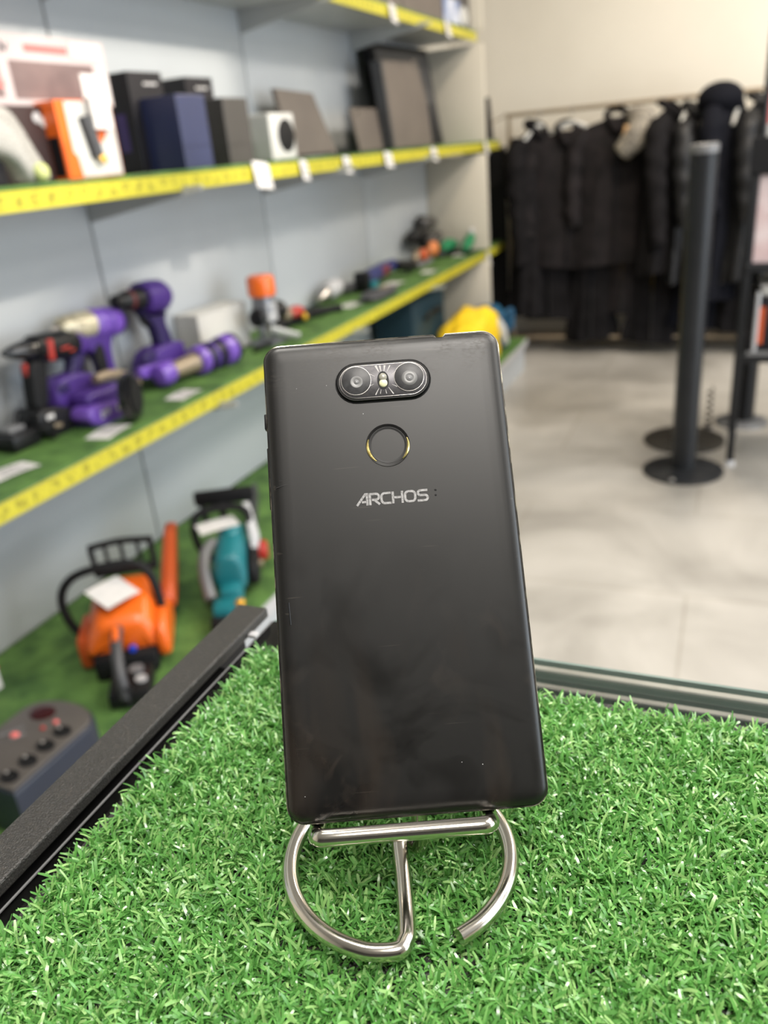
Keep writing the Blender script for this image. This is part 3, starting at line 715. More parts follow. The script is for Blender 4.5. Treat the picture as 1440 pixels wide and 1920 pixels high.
# blue jigsaw
t = T('jigsaw', 'black and dark blue jigsaw lying on its side beyond the flat pouch', 'jigsaw', (-1.56, 3.8, ZL))
t.part('front', G().box((-1.57, 3.52, ZL+.045), (.07, .05, .09), .010), M_black)
t.part('blade_holder', G().box((-1.535, 3.56, ZL+.025), (.03, .07, .03), .006), M_teal, label='dark teal cover')
t.part('motor_body', G().lathe([(0, .024), (.01, .034), (.25, .034), (.36, .028), (.38, .015)], (-1.57, 3.55, ZL+.055), (0, 1, .03), 18), mat('navy_plastic', (.025, .03, .12), .4))
t.part('label_band', G().lathe([(0, .035), (.09, .035)], (-1.57, 3.70, ZL+.058), (0, 1, .03), 18), mat('dark_red_band', (.12, .02, .03), .5), label='dark red band')
t.part('handle', G().tube([(-1.55, 3.9, ZL+.06), (-1.53, 4.02, ZL+.04), (-1.52, 4.10, ZL+.025)], [.026, .03, .018], 12), M_black)
# orange sander
t = T('sander', 'brown and orange hand sander in front of the pile of black drills', 'sander', (-1.55, 4.3, ZL))
t.part('base', G().box((-1.56, 4.28, ZL+.018), (.08, .22, .034), .010), M_grey)
t.part('body', G().ell((-1.56, 4.30, ZL+.055), (.036, .11, .036)), M_tan)
t.part('front_knob', G().ell((-1.53, 4.42, ZL+.072), (.030, .06, .042)), mat('orange_brown_plastic', (.62, .20, .06), .4), label='orange-brown knob')
t.part('rear_knob', G().ell((-1.53, 4.26, ZL+.062), (.024, .045, .032)), M_dorange, label='dark orange knob')
# pile of two black drills
def small_drill(y0, z0, sc, label, flip=1, x=-1.63, m=M_black):
    t = T('cordless_drill', label, 'drill', (x, y0, ZL), 'black drills piled near the far end of the lower shelf')
    t.part('motor_housing', G().lathe([(0, .012*sc), (.05*sc, .018*sc), (.06*sc, .03*sc), (.2*sc, .034*sc), (.22*sc, .015*sc)], (x, y0, z0), (0, flip, .1), 16), m)
    t.part('handle', G().tube([(x, y0+flip*.16*sc, z0), (x+.02, y0+flip*.19*sc, z0-.08*sc), (x+.02, y0+flip*.20*sc, z0-.11*sc)], .02*sc, 10), m)
    t.part('battery', G().box((x+.02, y0+flip*.19*sc, max(z0-.125*sc, ZL+.021)), (.07*sc, .12*sc, .04), .008), M_dgrey)
    return t
small_drill(4.30, ZL+.135, 1.15, 'black cordless drill pointing left, nearest one of the drill pile')
small_drill(4.80, ZL+.175, 1.2, 'charcoal cordless drill pointing right, highest one of the drill pile', -1, -1.64, M_charc)
small_drill(4.46, ZL+.10, .95, 'charcoal cordless drill lowest in the pile, beside the green tools', 1, -1.58, M_charc)
# green tools
t = T('green_sander', 'green hand tool lying on the lower shelf, left of the taller green one', 'power tool', (-1.53, 4.62, ZL))
t.part('body', G().tube([(-1.54, 4.60, ZL+.045), (-1.53, 4.68, ZL+.06), (-1.52, 4.79, ZL+.05)], [.02, .036, .024], 12), M_green)
t.part('base', G().box((-1.53, 4.70, ZL+.012), (.07, .17, .022), .005), M_blackm)
t = T('green_jigsaw', 'green upright tool with a pale top near the far end of the lower shelf', 'power tool', (-1.42, 4.74, ZL))
t.part('body', G().tube([(-1.425, 4.66, ZL+.03), (-1.42, 4.72, ZL+.06), (-1.42, 4.79, ZL+.085)], [.022, .032, .026], 12), M_green)
t.part('top', G().ell((-1.42, 4.80, ZL+.115), (.018, .025, .02)), M_lgrey, label='pale top')
t.part('base', G().box((-1.42, 4.72, ZL+.008), (.055, .12, .014), .003), M_blackm)

# ------------------------------------------------------------------ big tools on the base shelf (surface z .190)
ZB = .1905
# local saw frame: +y towards the bar tip, +z up; the saw faces away, its rear handle towards the aisle
def frame(o, ang):
    return Matrix.Translation(o) @ Matrix.Rotation(ang, 4, 'Z')
# orange petrol chainsaw
SW = frame((-1.335, 1.35, ZB), math.radians(33)) @ Matrix.Scale(.94, 4)
t = T('petrol_chainsaw', 'orange petrol chainsaw with a black wrap handle and a white price card on top', 'chainsaw', mw=SW)
g = G().prism([(-.108, .045), (.098, .045), (.098, .10), (.080, .175), (.060, .198), (-.050, .198), (-.074, .17), (-.104, .10)], -.10, .085, lambda u, v, s_: (u, s_, v-.0), .030, 4, 2)
for v in g.bm.verts:
    if v.co.y < 0: v.co.z -= (-v.co.y)*.45*max(0, (v.co.z-.06)/.12); v.co.x *= 1+v.co.y*.8
t.part('engine_cover', g, M_orange, label='orange engine cover')
t.part('engine_block', G().box((0, -.02, .035), (.16, .22, .066), .012), M_blackm)
for sx in (-1, 1):
    t.part('cover_slot', G().tube([(sx*.055, -.075, .118), (sx*.072, -.055, .125)], .004, 6, k=1), M_black)
t.part('choke_knob', G().lathe([(0, .009), (.012, .010), (.016, .007)], (.022, -.105, .075), (0, -1, .2), 12), mat('blue_plastic', (.01, .05, .5), .4), label='blue knob')
t.part('side_cover', G().yz([(-.11, .02), (.10, .02), (.11, .07), (.06, .12), (-.05, .14), (-.11, .10)], .082, .112, .010), M_orange, label='orange sprocket cover')
t.part('wrap_handle', G().tube([(-.088, .0, .045), (-.140, .015, .10), (-.152, .025, .18), (-.115, .03, .232), (-.04, .03, .25), (.04, .03, .248), (.082, .02, .215), (.098, -.005, .15), (.10, -.02, .10)], .0115, 12), M_blackm)
hgd = G(); hgd.tube([(-.065, .10, .195), (-.068, .10, .275)], .008, 8, k=1); hgd.tube([(.090, .10, .195), (.090, .10, .275)], .008, 8, k=1)
hgd.tube([(-.072, .10, .278), (.01, .103, .285), (.097, .10, .278)], .0095, 8)
for xx in (-.030, .012, .055): hgd.tube([(xx, .10, .20), (xx, .10, .28)], .006, 6, k=1)
hgd.tube([(-.068, .10, .20), (.093, .10, .20)], .012, 8, k=1)
t.part('hand_guard', hgd, M_blackm)
h = t.part('rear_handle', G().tube([(-.005, -.085, .125), (-.004, -.14, .135), (.0, -.20, .115), (.005, -.245, .075), (.008, -.255, .03)], [.014, .015, .015, .014, .016], 12), M_dgrey)
t.part('throttle_lock', G().tube([(-.005, -.125, .150), (-.002, -.175, .142)], .008, 8, k=1), M_orange, under=h, label='orange throttle lock')
t.part('rear_guard', G().box((.018, -.18, .024), (.105, .17, .044), .012), M_black)
t.part('rear_post', G().tube([(.01, -.25, .06), (.01, -.255, .01)], .016, 10, k=1), M_black)
t.part('starter_housing', G().box((-.105, .0, .058), (.036, .15, .09), .014), M_dorange, label='dark orange starter housing')
t.part('fuel_cap', G().lathe([(0, .018), (.010, .018)], (.03, -.17, .044), (0, 0, 1), 16), M_grey)
t.part('fuel_cap', G().lathe([(0, .014), (.008, .014)], (.045, -.215, .044), (0, 0, 1), 16), M_lgrey, label='pale cap')
t.part('guide_bar_sheath', G().yz([(.08, .045), (.40, .10), (.48, .13), (.50, .15), (.47, .165), (.38, .165), (.08, .13)], .086, .124, .012, 2), M_dorange, label='dark orange bar sheath')
cm = SW @ Matrix.Translation((-.010, -.03, .203))
card(cm.translation, (.095, .090), E(14, 0, 75), 'white price card lying on top of the orange chainsaw', 'price cards lying on the chainsaws', False)

# teal electric chainsaw
SW = frame(((-1.2672, 1.7408)[0], (-1.2672, 1.7408)[1], ZB), math.radians(29)) @ Matrix.Scale(.88, 4)
t = T('electric_chainsaw', 'teal electric chainsaw with a black hand guard, beside the orange one', 'chainsaw', mw=SW)
g = G().prism([(-.05, .04), (.045, .04), (.052, .09), (.045, .15), (.02, .175), (-.03, .17), (-.052, .13)], -.16, .12, lambda u, v, s_: (u, s_, v), .022, 4, 2)
t.part('body', g, M_teal)
t.part('neck', G().box((0, -.17, .05), (.07, .10, .07), .018), M_teal)
t.part('front_cap', G().ell((.005, .05, .17), (.035, .06, .018)), M_teal)
h = t.part('rear_handle', G().tube([(-.055, .0, .15), (-.075, -.07, .145), (-.075, -.15, .11), (-.06, -.215, .06)], .020, 12, flat=.9), M_grey, label='grey grip')
t.part('battery', G().box((-.01, -.255, .035), (.085, .075, .065), .014), M_teal)
t.part('battery_foot', G().box((-.03, -.30, .022), (.06, .05, .04), .010), M_blackm)
t.part('button', G().ell((.032, -.27, .068), (.015, .02, .01)), M_gold, label='yellow button')
t.part('wrap_handle', G().tube([(-.045, .03, .06), (-.10, .04, .11), (-.115, .06, .18), (-.09, .08, .225), (0, .09, .232), (.06, .08, .215), (.065, .04, .15)], .0125, 12), M_blackm)
g = G(); g.box((-.01, .145, .25), (.20, .025, .055), .012); g.tube([(-.08, .13, .17), (-.085, .145, .24)], .010, 8, k=1); g.tube([(-.02, .12, .15), (-.02, .145, .24)], .012, 8, k=1); g.tube([(.06, .12, .16), (.075, .145, .24)], .010, 8, k=1)
t.part('hand_guard', g, M_blackm)
t.part('side_lever', G().tube([(.062, .10, .235), (.070, .07, .19), (.078, .03, .14), (.074, .0, .11)], [.014, .018, .022, .012], 10, flat=.6), M_lgrey, label='pale grey lever')
t.part('side_cover', G().yz([(-.12, .02), (.12, .02), (.14, .08), (.05, .12), (-.10, .11)], .052, .085, .010), M_blackm)
t.part('tension_knob', G().lathe([(0, .034), (.022, .034), (.028, .028)], (.085, .055, .075), (1, 0, 0), 20), M_red, label='red tension knob')
t.part('chrome_bolt', G().lathe([(0, .013), (.012, .012)], (.085, -.01, .06), (1, 0, 0), 12), M_tan)
t.part('guide_bar_sheath', G().yz([(.13, .035), (.62, .035), (.65, .07), (.62, .105), (.13, .105)], .05, .07, .005, 1), M_dgrey, label='dark grey bar sheath')
cm = SW @ Matrix.Translation((-.035, .045, .190))
card(cm.translation, (.115, .06), E(8, 0, 50), 'white price card lying on top of the teal chainsaw', 'price cards lying on the chainsaws', False)

# round ended voltage stabiliser with sockets
s0 = Vector((-1.1539, 0.9296)); s3 = Vector((-1.1587, 0.796)); sd_ = (s0-s3); sl = sd_.length/.210; sd_.normalize()
sr = Vector((sd_.y, -sd_.x)); wl = sl*1.3; so_ = s0-sd_*.062*sl-sr*.066*wl
SM = Matrix(((sr.x*wl, sd_.x*sl, 0, so_.x), (sr.y*wl, sd_.y*sl, 0, so_.y), (0, 0, 1, ZB), (0, 0, 0, 1)))
t = T('voltage_stabiliser', 'grey-black voltage stabiliser with a row of four sockets and red lights', 'voltage stabiliser', mw=SM)
def capsule(hw, y0, y1, n=10):
    # flat near end, round far end
    pts = [(hw, y0), (hw, y1-hw*.75)]
    for i in range(1, n): a = PI*i/n; pts.append((hw*math.cos(a), y1-hw*.75+hw*.75*math.sin(a)))
    return pts+[(-hw, y1-hw*.75), (-hw, y0)]
t.part('housing', G().xy(capsule(.112, -.19, .20), 0, .110, .006), mat('navy_black_plastic', (.012, .018, .035), .4))
top = t.part('top_panel', G().xy(capsule(.106, -.185, .192), .1105, .116, .004), mat('warm_grey_plastic', (.085, .075, .07), .4))
for k in range(4):
    so = t.part('socket', G().lathe([(0, .024), (.0035, .024), (.0035, .020), (.001, .018), (.001, .0)], (.066, .062-k*.070, .116), (0, 0, 1), 24), M_blackm, under=top)
    t.part('socket_cap', G().ell((.050, .070-k*.070, .1195), (.005, .005, .003)), M_steel, under=top, label='metal contact')
t.part('display', G().ell((-.040, .115, .1165), (.036, .036, .0025), rot=E(0, 0, 20)), mat('dark_red_window', (.035, .006, .008), .15), under=top, label='dark red display window')
for x, y, r, m_ in ((.022, .092, .008, M_pink), (.008, .055, .007, M_red), (-.040, .0, .013, M_pink)):
    t.part('indicator', G().ell((x, y, .117), (r, r, .004)), m_, under=top, label='red indicator')
g = G(); g.box((-.03, .0, .1168), (.012, .04, .0015), 0, E(0, 0, -30)); g.box((-.06, .01, .1168), (.008, .07, .0015), 0, E(0, 0, -30))
t.part('printed_line', g, M_grey, under=top)
# white and red carton at the left border
t = T('white_red_carton', 'white carton with a red line, cut off by the left picture edge behind the stabiliser', 'box', (-1.62, 1.07, ZB))
t.part('carton', G().span((-1.67, .86, ZB), (-1.56, 1.135, ZB+.16), .003), M_paper, smooth=False)
t.part('red_line', G().span((-1.5598, .87, ZB+.05), (-1.5585, 1.13, ZB+.07)), M_pink, smooth=False)
t.part('red_line', G().span((-1.66, 1.135, ZB+.05), (-1.56, 1.1362, ZB+.07)), M_pink, smooth=False)
# large things at the far end of the base shelf
t = T('dark_teal_case', 'tall dark teal case standing on the base shelf behind the yellow bag', 'case', (-1.5, 4.2, ZB))
t.part('shell', G().box((-1.55, 4.05, ZB+.215), (.22, .50, .42), .02), M_dteal)
t.part('handle', G().tube([(-1.435, 3.95, ZB+.30), (-1.41, 3.97, ZB+.33), (-1.41, 4.13, ZB+.33), (-1.435, 4.15, ZB+.30)], .010, 8), M_blackm)
g = G()
rnd = random.Random(4)
g.ell((0, .03, 0), (.13, .30, .15), 40, 26, .85)
for v in g.bm.verts:
    q = v.co*9; k = 1+.30*noise.noise(q)+.14*noise.noise(q*2.6); v.co *= k
    if v.co.z > 0: v.co.z *= .75+.55*math.exp(-((v.co.y-.10)/.13)**2)
    if v.co.z < -.12: v.co.z = -.12
t = T('yellow_bag', 'crumpled yellow bag on the base shelf in front of the dark teal case', 'bag', (-1.30, 4.22, ZB))
t.part('sack', g.xf(Matrix.Translation((-1.28, 4.20, ZB+.122))), M_yel, ang=80)
t.part('white_flap', G().tube([(-1.19, 4.44, ZB+.20), (-1.17, 4.48, ZB+.13), (-1.16, 4.52, ZB+.05)], [.02, .03, .02], 8, flat=.5), M_white, label='white corner')
g = G(); g.ell((0, 0, 0), (.12, .20, .14), 26, 16, .9)
for v in g.bm.verts:
    q = v.co*8+Vector((3, 1, 2)); v.co *= 1+.35*noise.noise(q)+.15*noise.noise(q*2.5)
    if v.co.z < -.10: v.co.z = -.10
t = T('blue_bag', 'crumpled dark blue work clothes heap at the far end of the base shelf', 'clothes', (-1.27, 4.68, ZB))
t.part('bundle', g.xf(Matrix.Translation((-1.30, 4.64, ZB+.102))), M_blue, ang=80)
t.part('strap', G().tube([(-1.24, 4.50, ZB+.16), (-1.19, 4.58, ZB+.20), (-1.17, 4.68, ZB+.20), (-1.19, 4.76, ZB+.08)], .022, 8, flat=.4), mat('steel_blue_cloth', (.03, .13, .26), .7), label='lighter blue sleeve')

# black upright board past the end panel
t = T('black_upright_board', 'tall black board standing between the end panel and the coat rack', 'board', (-1.5, 5.36, 0))
t.part('board', G().span((-1.62, 5.35, .0), ((-1.352, 1.0899)[0], 5.38, 1.26), .003), M_blackm, smooth=False)
t.part('foot', G().span((-1.62, 5.31, 0), ((-1.352, 1.0899)[0], 5.349, .02), .002), M_dgrey, smooth=False)

# ------------------------------------------------------------------ coat rack at the back wall
YR = 5.29
t = T('coat_rack', 'wide thin-tubed clothes rack against the beige wall, full of black coats', 'clothes rack', (-.6, YR, 0))

for x in (-1.305, .98):
    t.part('upright', G().tube([(x, YR, .02), (x, YR, 1.425)], .013, 10, k=1), M_tan)
    t.part('foot', G().tube([(x, YR-.2, .015), (x, YR+.17, .015)], .014, 8, k=1), M_tan)
t.part('top_rail', G().tube([(-1.318, YR, 1.425), (.993, YR, 1.425)], .012, 10, k=1), M_tan)
t.part('lower_rail', G().tube([(-1.305, YR, .10), (.98, YR, .10)], .010, 10, k=1), M_tan)
def hanger(x, yaw, m, label, w_=.155):
    g = G(); a = math.radians(yaw); dx, dy = math.cos(a), math.sin(a)
    g.tube([(x-dx*w_, YR-dy*w_, 1.265), (x-dx*w_*.45, YR-dy*w_*.45, 1.33), (x, YR, 1.352), (x+dx*w_*.45, YR+dy*w_*.45, 1.33), (x+dx*w_, YR+dy*w_, 1.265)], [.009, .011, .012, .011, .009], 8)
    t = T('coat_hanger', label, 'hanger', (x, YR, 1.36), 'hangers on the clothes rack')
    t.part('shoulder_bar', g, m)
    t.part('hook', G().tube([(x, YR, 1.365), (x, YR, 1.395), (x, YR-.012, 1.412), (x, YR-.016, 1.427), (x, YR-.010, 1.440), (x, YR+.002, 1.443), (x, YR+.014, 1.436)], .0028, 6), M_steel)
def coat(x, yaw, hw, ztop, zbot, m, label, cat='coat', name='coat', dp=.10, seed=0, sleeves=True, flare=1.15, collar=None, slen=.58, y=None):
    y = YR if y is None else y
    M = Matrix.Translation((x, y, 0)) @ Matrix.Rotation(math.radians(yaw), 4, 'Z')
    t = T(name, label, cat, (x, y, zbot))
    rnd = random.Random(seed); ph = [rnd.uniform(0, 6.28) for _ in range(4)]
    L = ztop-zbot; rings = []; n = 40
    st = [(0, .22), (.02, .40), (.05, .80), (.10, .97), (.2, .95), (.45, .93), (.7, 1.0), (.9, flare*.97), (1, flare)]
    for f, k in [(0, .2), (.015, .38), (.04, .72), (.08, .95), (.14, 1), (.25, .97), (.35, .95), (.45, .96), (.55, .98), (.65, 1.0), (.75, 1.04), (.85, 1.07), (.94, flare), (1.0, flare)]:
        z = ztop-L*f; ring = []
        for i in range(n):
            a = 2*PI*i/n; fold = 1+.10*f*math.sin(7*a+ph[0]+f*2)+.06*f*math.sin(11*a+ph[1])+.03*math.sin(3*a+f*9+ph[2])
            cx_ = math.copysign(abs(math.cos(a))**.8, math.cos(a)); sy_ = math.copysign(abs(math.sin(a))**.8, math.sin(a))
            ring.append(M @ Vector((hw*k*cx_*fold, dp*(.35+.65*min(1, k))*min(1, .5+f*2)*sy_*fold, z+.012*math.sin(2*a+ph[3])*(f > .9))))
        rings.append(ring)
    b = t.part('body', G().ring_faces(rings), m, ang=80)
    if sleeves:
        for s in (-1, 1):
            g = G().tube([M @ Vector(p) for p in [(s*hw*.78, 0, ztop-.06), (s*hw*1.02, -.01, ztop-.14), (s*hw*1.12, -.02, ztop-.30), (s*hw*1.12, -.035, ztop-.45), (s*hw*1.08, -.05, ztop-slen)]], [.05, .062, .058, .052, .042], 14)
            for v in g.bm.verts: v.co += v.normal*0+Vector((0, 0, 0))+Vector((.006*math.sin(v.co.z*60+seed), .006*math.cos(v.co.z*47), 0))
            t.part('sleeve', g, m, ang=80)
    cg = G().tube([M @ Vector(p) for p in [(-.055, -.01, ztop+.02), (0, .045, ztop+.045), (.055, -.01, ztop+.02), (.03, -.07, ztop-.03), (0, -.085, ztop-.07), (-.03, -.07, ztop-.03)]], .024, 10, closed=True, flat=.7)
    t.part('collar', cg, m, ang=80)
    g = G().tube([M @ Vector(p) for p in [(0, -dp-.005, ztop-.12), (0, -dp-.010, ztop-L*.5), (0, -dp*1.12-.012, zbot+.02)]], .004, 6)
    t.part('front_fastening', g, M_blackg)
    return t, M
hs = [(-1.12, 60), (-.93, 10), (-.66, 15), (-.42, 75), (-.30, 80), (-.17, 75), (-.03, 80), (.18, 80), (.42, 75)]
hl_ = ['white hanger holding the leftmost black coat', 'white hanger under the charcoal quilted jacket', 'white hanger under the jacket with the grey fur collar', 'wooden hanger right of the grey fur collar', 'white hanger of the narrow glossy coat', 'wooden hanger in the middle of the coat rack', 'white hanger of the bulky hooded coat', 'white hanger at the black coat behind the black shelving stand', 'white hanger near the right end of the coat rack']
for i, ((x, yw), lb) in enumerate(zip(hs, hl_)):
    hanger(x, yw, M_wood if i in (3, 5) else M_white, lb)
coat(-1.155, 60, .17, 1.335, .26, M_coat, 'plain black coat hanging leftmost on the rack', seed=1, dp=.08, slen=.75)
coat(-.965, 14, .21, 1.315, .55, M_coatc, 'charcoal quilted jacket, second from the left on the rack', 'jacket', 'jacket', seed=2, dp=.08)
t, M2 = coat(-.68, 10, .215, 1.36, .55, M_coatc, 'black jacket with a grey fur collar hanging left of the wooden hanger', 'jacket', 'jacket', seed=3, dp=.09)
g = G().tube([M2 @ Vector(p) for p in [(.02, -.15, 1.17), (.10, -.16, 1.25), (.13, -.12, 1.33), (.07, -.08, 1.37)]], [.05, .075, .07, .04], 14)
for v in g.bm.verts: v.co += Vector((1, 1, 1))*.012*noise.noise(v.co*40)
t.part('fur_collar', g, M_fur, label='grey fur collar', ang=80)
coat(-.40, 76, .20, 1.37, .50, M_coat, 'black coat hanging just right of the tilted wooden hanger', seed=4, dp=.09, slen=.7)
coat(-.27, 78, .18, 1.345, .45, M_coatb, 'narrow glossy black coat behind the left edge of the black post', seed=5, dp=.075)
t, M2 = coat(-.10, 70, .20, 1.40, .35, M_coatn, 'bulky black hooded coat rising highest on the rack behind the black post', seed=6, dp=.12)
t.part('hood', G().ell((-.13, YR-.06, 1.40), (.12, .12, .085), 20, 12), M_coatn, label='puffy black hood')
coat(.06, 75, .19, 1.36, .45, M_coatb, 'glossy black coat right of the hooded coat', seed=7, dp=.08)
coat(.25, 76, .19, 1.34, .40, M_coat, 'black coat hanging behind the black shelving stand', seed=8, dp=.08)
coat(.46, 76, .19, 1.33, .40, M_coatc, 'charcoal coat near the right end of the rack', seed=9, dp=.08)
# full length garments behind, down to the floor
for i, (x, hw, zb_, lb, m) in enumerate([(-1.06, .13, .22, 'long black garment under the leftmost coat', M_coat), (-.80, .125, .085, 'long black garment reaching the floor below the quilted jacket', M_coat), (-.62, .08, .25, 'dark grey garment hanging below the fur-collar jacket', M_coatc), (-.44, .135, .07, 'long black garment reaching the floor left of the black post', M_coat), (-.20, .12, .16, 'long black garment behind the black post', M_coatn), (.06, .12, .14, 'long black garment right of the black post', M_coat), (.32, .12, .12, 'long black garment behind the shelving stand', M_coat)]):
    coat(x, 5, hw, 1.22, zb_, m, lb, 'coat', 'long_coat', dp=.06, seed=20+i, sleeves=False, flare=1.25, y=YR+.02)
# tilted loose wooden hanger in front
t = T('coat_hanger', 'light wooden hanger hanging tilted right of the grey fur collar', 'hanger', (-.55, YR-.16, 1.3), 'hangers on the clothes rack')
t.part('shoulder_bar', G().tube([(x, YR-.17, z) for x, z in [(-0.6005, 1.3122), (-0.6102, 1.2554), (-0.6318, 1.199)]], .014, 8), M_wood)
t.part('hook', G().tube([(-.47, YR-.14, 1.385), (-.463, YR-.05, 1.42), (-.46, YR, 1.442)], .003, 6), M_steel)

# ------------------------------------------------------------------ black posts on round bases
def post(x, y, h, rb, rp, m, label, base_m=None, bh=.012):
    t = T('round_base_post', label, 'post', (x, y, 0))
    b = t.part('base', G().lathe([(0, rb), (bh*.7, rb), (bh, rb-.006), (bh+.004, rp+.03), (bh+.012, rp+.006)], (x, y, 0), (0, 0, 1), 48), base_m or m)
    t.part('column', G().lathe([(bh+.01, rp), (h-.03, rp)], (x, y, 0), (0, 0, 1), 32), m)
    t.part('head', G().lathe([(h-.03, rp+.002), (h-.004, rp+.002), (h, rp-.004)], (x, y, 0), (0, 0, 1), 32), M_grey if m is M_pole else M_black)
    return t
t = post(-.122, 3.30, 1.226, .157, .047, M_pole, 'front black round post on a flat round base in the aisle')
t.part('base_glint', G().lathe([(.012, .012), (.015, .010)], (-.155, 3.17, 0), (0, 0, 1), 16), M_steel, label='bright glint on the base, modelled as a steel disc')  # small steel disc standing in for a glint on the base
post(-.140, 3.67, 1.10, .172, .050, M_polew, 'brownish black post hidden behind the front post, showing its base', M_polew)
post(.095, 3.96, 1.10, .115, .052, M_black, 'black post with a glossy grey base behind the shelving stand', M_alu)
t = T('spring_coil', 'small dark coiled spring cord standing on the floor right of the front black post', 'cord', (-.05, 3.80, 0))
t.part('coil', G().tube([(-.048+.014*math.cos(a*.9), 3.86+.014*math.sin(a*.9), .008+.0042*a) for a in range(44)], .0035, 6, k=3), M_blackm)
t.part('foot', G().lathe([(0, .02), (.006, .02)], (-.048, 3.86, 0), (0, 0, 1), 16), M_dgrey)

# ------------------------------------------------------------------ black shelving stand at the right border
YS = 3.40
t = T('display_stand', 'black metal shelving stand at the right picture edge holding boxes', 'shelving', (.35, YS+.2, 0))
for x, y in ((.052, YS), (.75, YS), (.052, YS+.40), (.75, YS+.40)):
    t.part('post', G().box((x, y, .62), (.028, .028, 1.20), .003), M_pole)
    t.part('foot', G().lathe([(0, .022), (.016, .018), (.022, .010)], (x, y, 0), (0, 0, 1), 14), M_lgrey, label='pale grey foot')
for z in (1.20, .80, .46):
    t.part('shelf', G().span((.04, YS-.02, z-.03), (.77, YS+.42, z), .004), M_pole, smooth=False)
t.part('top_mast', G().tube([(.062, YS, 1.20), (.066, YS, 1.62)], .011, 10, k=1), M_pole)
t.part('side_frame', G().tube([(.10, YS-.025, .462), (.10, YS-.025, .70)], .008, 8, k=1), M_lgrey, label='pale edge tube')
t.part('front_lip', G().span((.075, YS-.035, .462), (.77, YS-.021, .478)), M_grey, smooth=False)
t.part('header', G().span((.03, YS-.03, 1.11), (.77, YS-.021, 1.23), .003), M_blackm, smooth=False)
t = T('white_pink_carton', 'white and pink printed carton on the middle tier of the stand', 'box', (.4, YS+.1, .80))
t.part('carton', G().span((.066, YS-.0, .801), (.50, YS+.25, 1.105), .003), mat('white_pink_card', (.70, .62, .62), .5, col2=(.55, .40, .40), nscale=7), smooth=False)
t.part('red_print', G().span((.12, YS-.0015, 1.05), (.2, YS-.0002, 1.09)), M_pink, smooth=False)
t = T('white_carton', 'white tall carton standing on top of the stand', 'box', (.3, YS+.1, 1.2))
t.part('carton', G().span((.075, YS+.03, 1.2005), (.40, YS+.25, 1.49), .003), M_paper, smooth=False)
t.part('pink_print', G().span((.075, YS+.0285, 1.27), (.085, YS+.0298, 1.45)), M_pink, smooth=False)
t = T('black_carton', 'black carton with an upright orange stripe on the lower tier of the stand', 'box', (.3, YS+.1, .46))
t.part('carton', G().span((.078, YS+.0, .4605), (.42, YS+.30, .675), .003), M_blackc, smooth=False)
t.part('orange_stripe', G().span((.105, YS-.0015, .50), (.128, YS-.0002, .64), .0005), mat('orange_print', (.55, .09, .02), .5), smooth=False)
t = T('white_tray', 'white flat tray lying on the black carton with the orange stripe', 'tray', (.3, YS+.1, .68))
t.part('tray', G().box((.26, YS+.14, .692), (.30, .26, .032), .012), M_white)
t.part('rim', G().box((.26, YS+.14, .711), (.31, .27, .006), .003), M_paper)

# ------------------------------------------------------------------ glass display counter under the phone
ZG = 1.0975                      # top face of the glass
t = T('display_counter', 'glass display counter with a black metal edge bar, in the foreground', 'display counter', (.2, -.1, 0))
M_bar = mat('black_speckled_bar', (.020, .019, .018), .38, col2=(.045, .04, .035), nscale=900, lo=.55, hi=.75, bump=.5, bscale=1400)
t.part('edge_bar', G().span((-.2095, -.6, 1.100), (-.1935, .2862, 1.105), .0008), M_bar, smooth=False, label='black textured edge bar')
t.part('bar_skirt', G().span((-.2090, -.6, 1.060), (-.2055, .280, 1.0998)), M_blackm, smooth=False)
t.part('inner_ledge', G().span((-.205, -.6, 1.0895), (-.1860, .252, 1.0925)), M_blackm, smooth=False)
t.part('bar_clip', G().box((-.1915, .2685, 1.101), (.0045, .004, .002), .0008), M_lgrey, label='pale plastic clip')
gl = t.part('glass_top', G().span((-.1915, -.6, ZG-.0045), (.60, .2865, ZG)), M_glass, smooth=False, label='clear glass top')
t.part('rear_edge', G().span((-.1915, .2866, ZG-.0026), (.60, .2880, ZG)), M_edge, under=gl, smooth=False, label='green polished glass edge')
t.part('side_edge', G().span((-.1925, -.6, ZG-.0045), (-.1918, .2862, ZG+.0002)), M_grey, under=gl, smooth=False, label='grey glass edge line')
t.part('rear_glass', G().span((-.05, .2655, .10), (.60, .2705, ZG-.0075)), M_glass, smooth=False, label='clear rear glass')
t.part('rear_glass_rim', G().span((-.0600, .2650, ZG-.0072), (.60, .2715, ZG-.0048)), M_edge, smooth=False, label='green polished glass edge')
t.part('side_glass', G().span((-.2025, -.59, .10), (-.1975, .255, 1.088)), M_glass, smooth=False, label='clear side glass')
t.part('plinth', G().span((-.2, -.6, 0), (.60, .26, .10), .004), M_blackm, smooth=False)
t.part('inner_shelf', G().span((-.19, -.58, .55), (.59, .25, .556)), M_glass, smooth=False, label='clear glass shelf')
for x, y in ((-.195, -.59), (.592, -.59), (.592, .255)):
    t.part('corner_post', G().box((x, y, .59), (.012, .012, .98), .001), M_blackm, smooth=False)

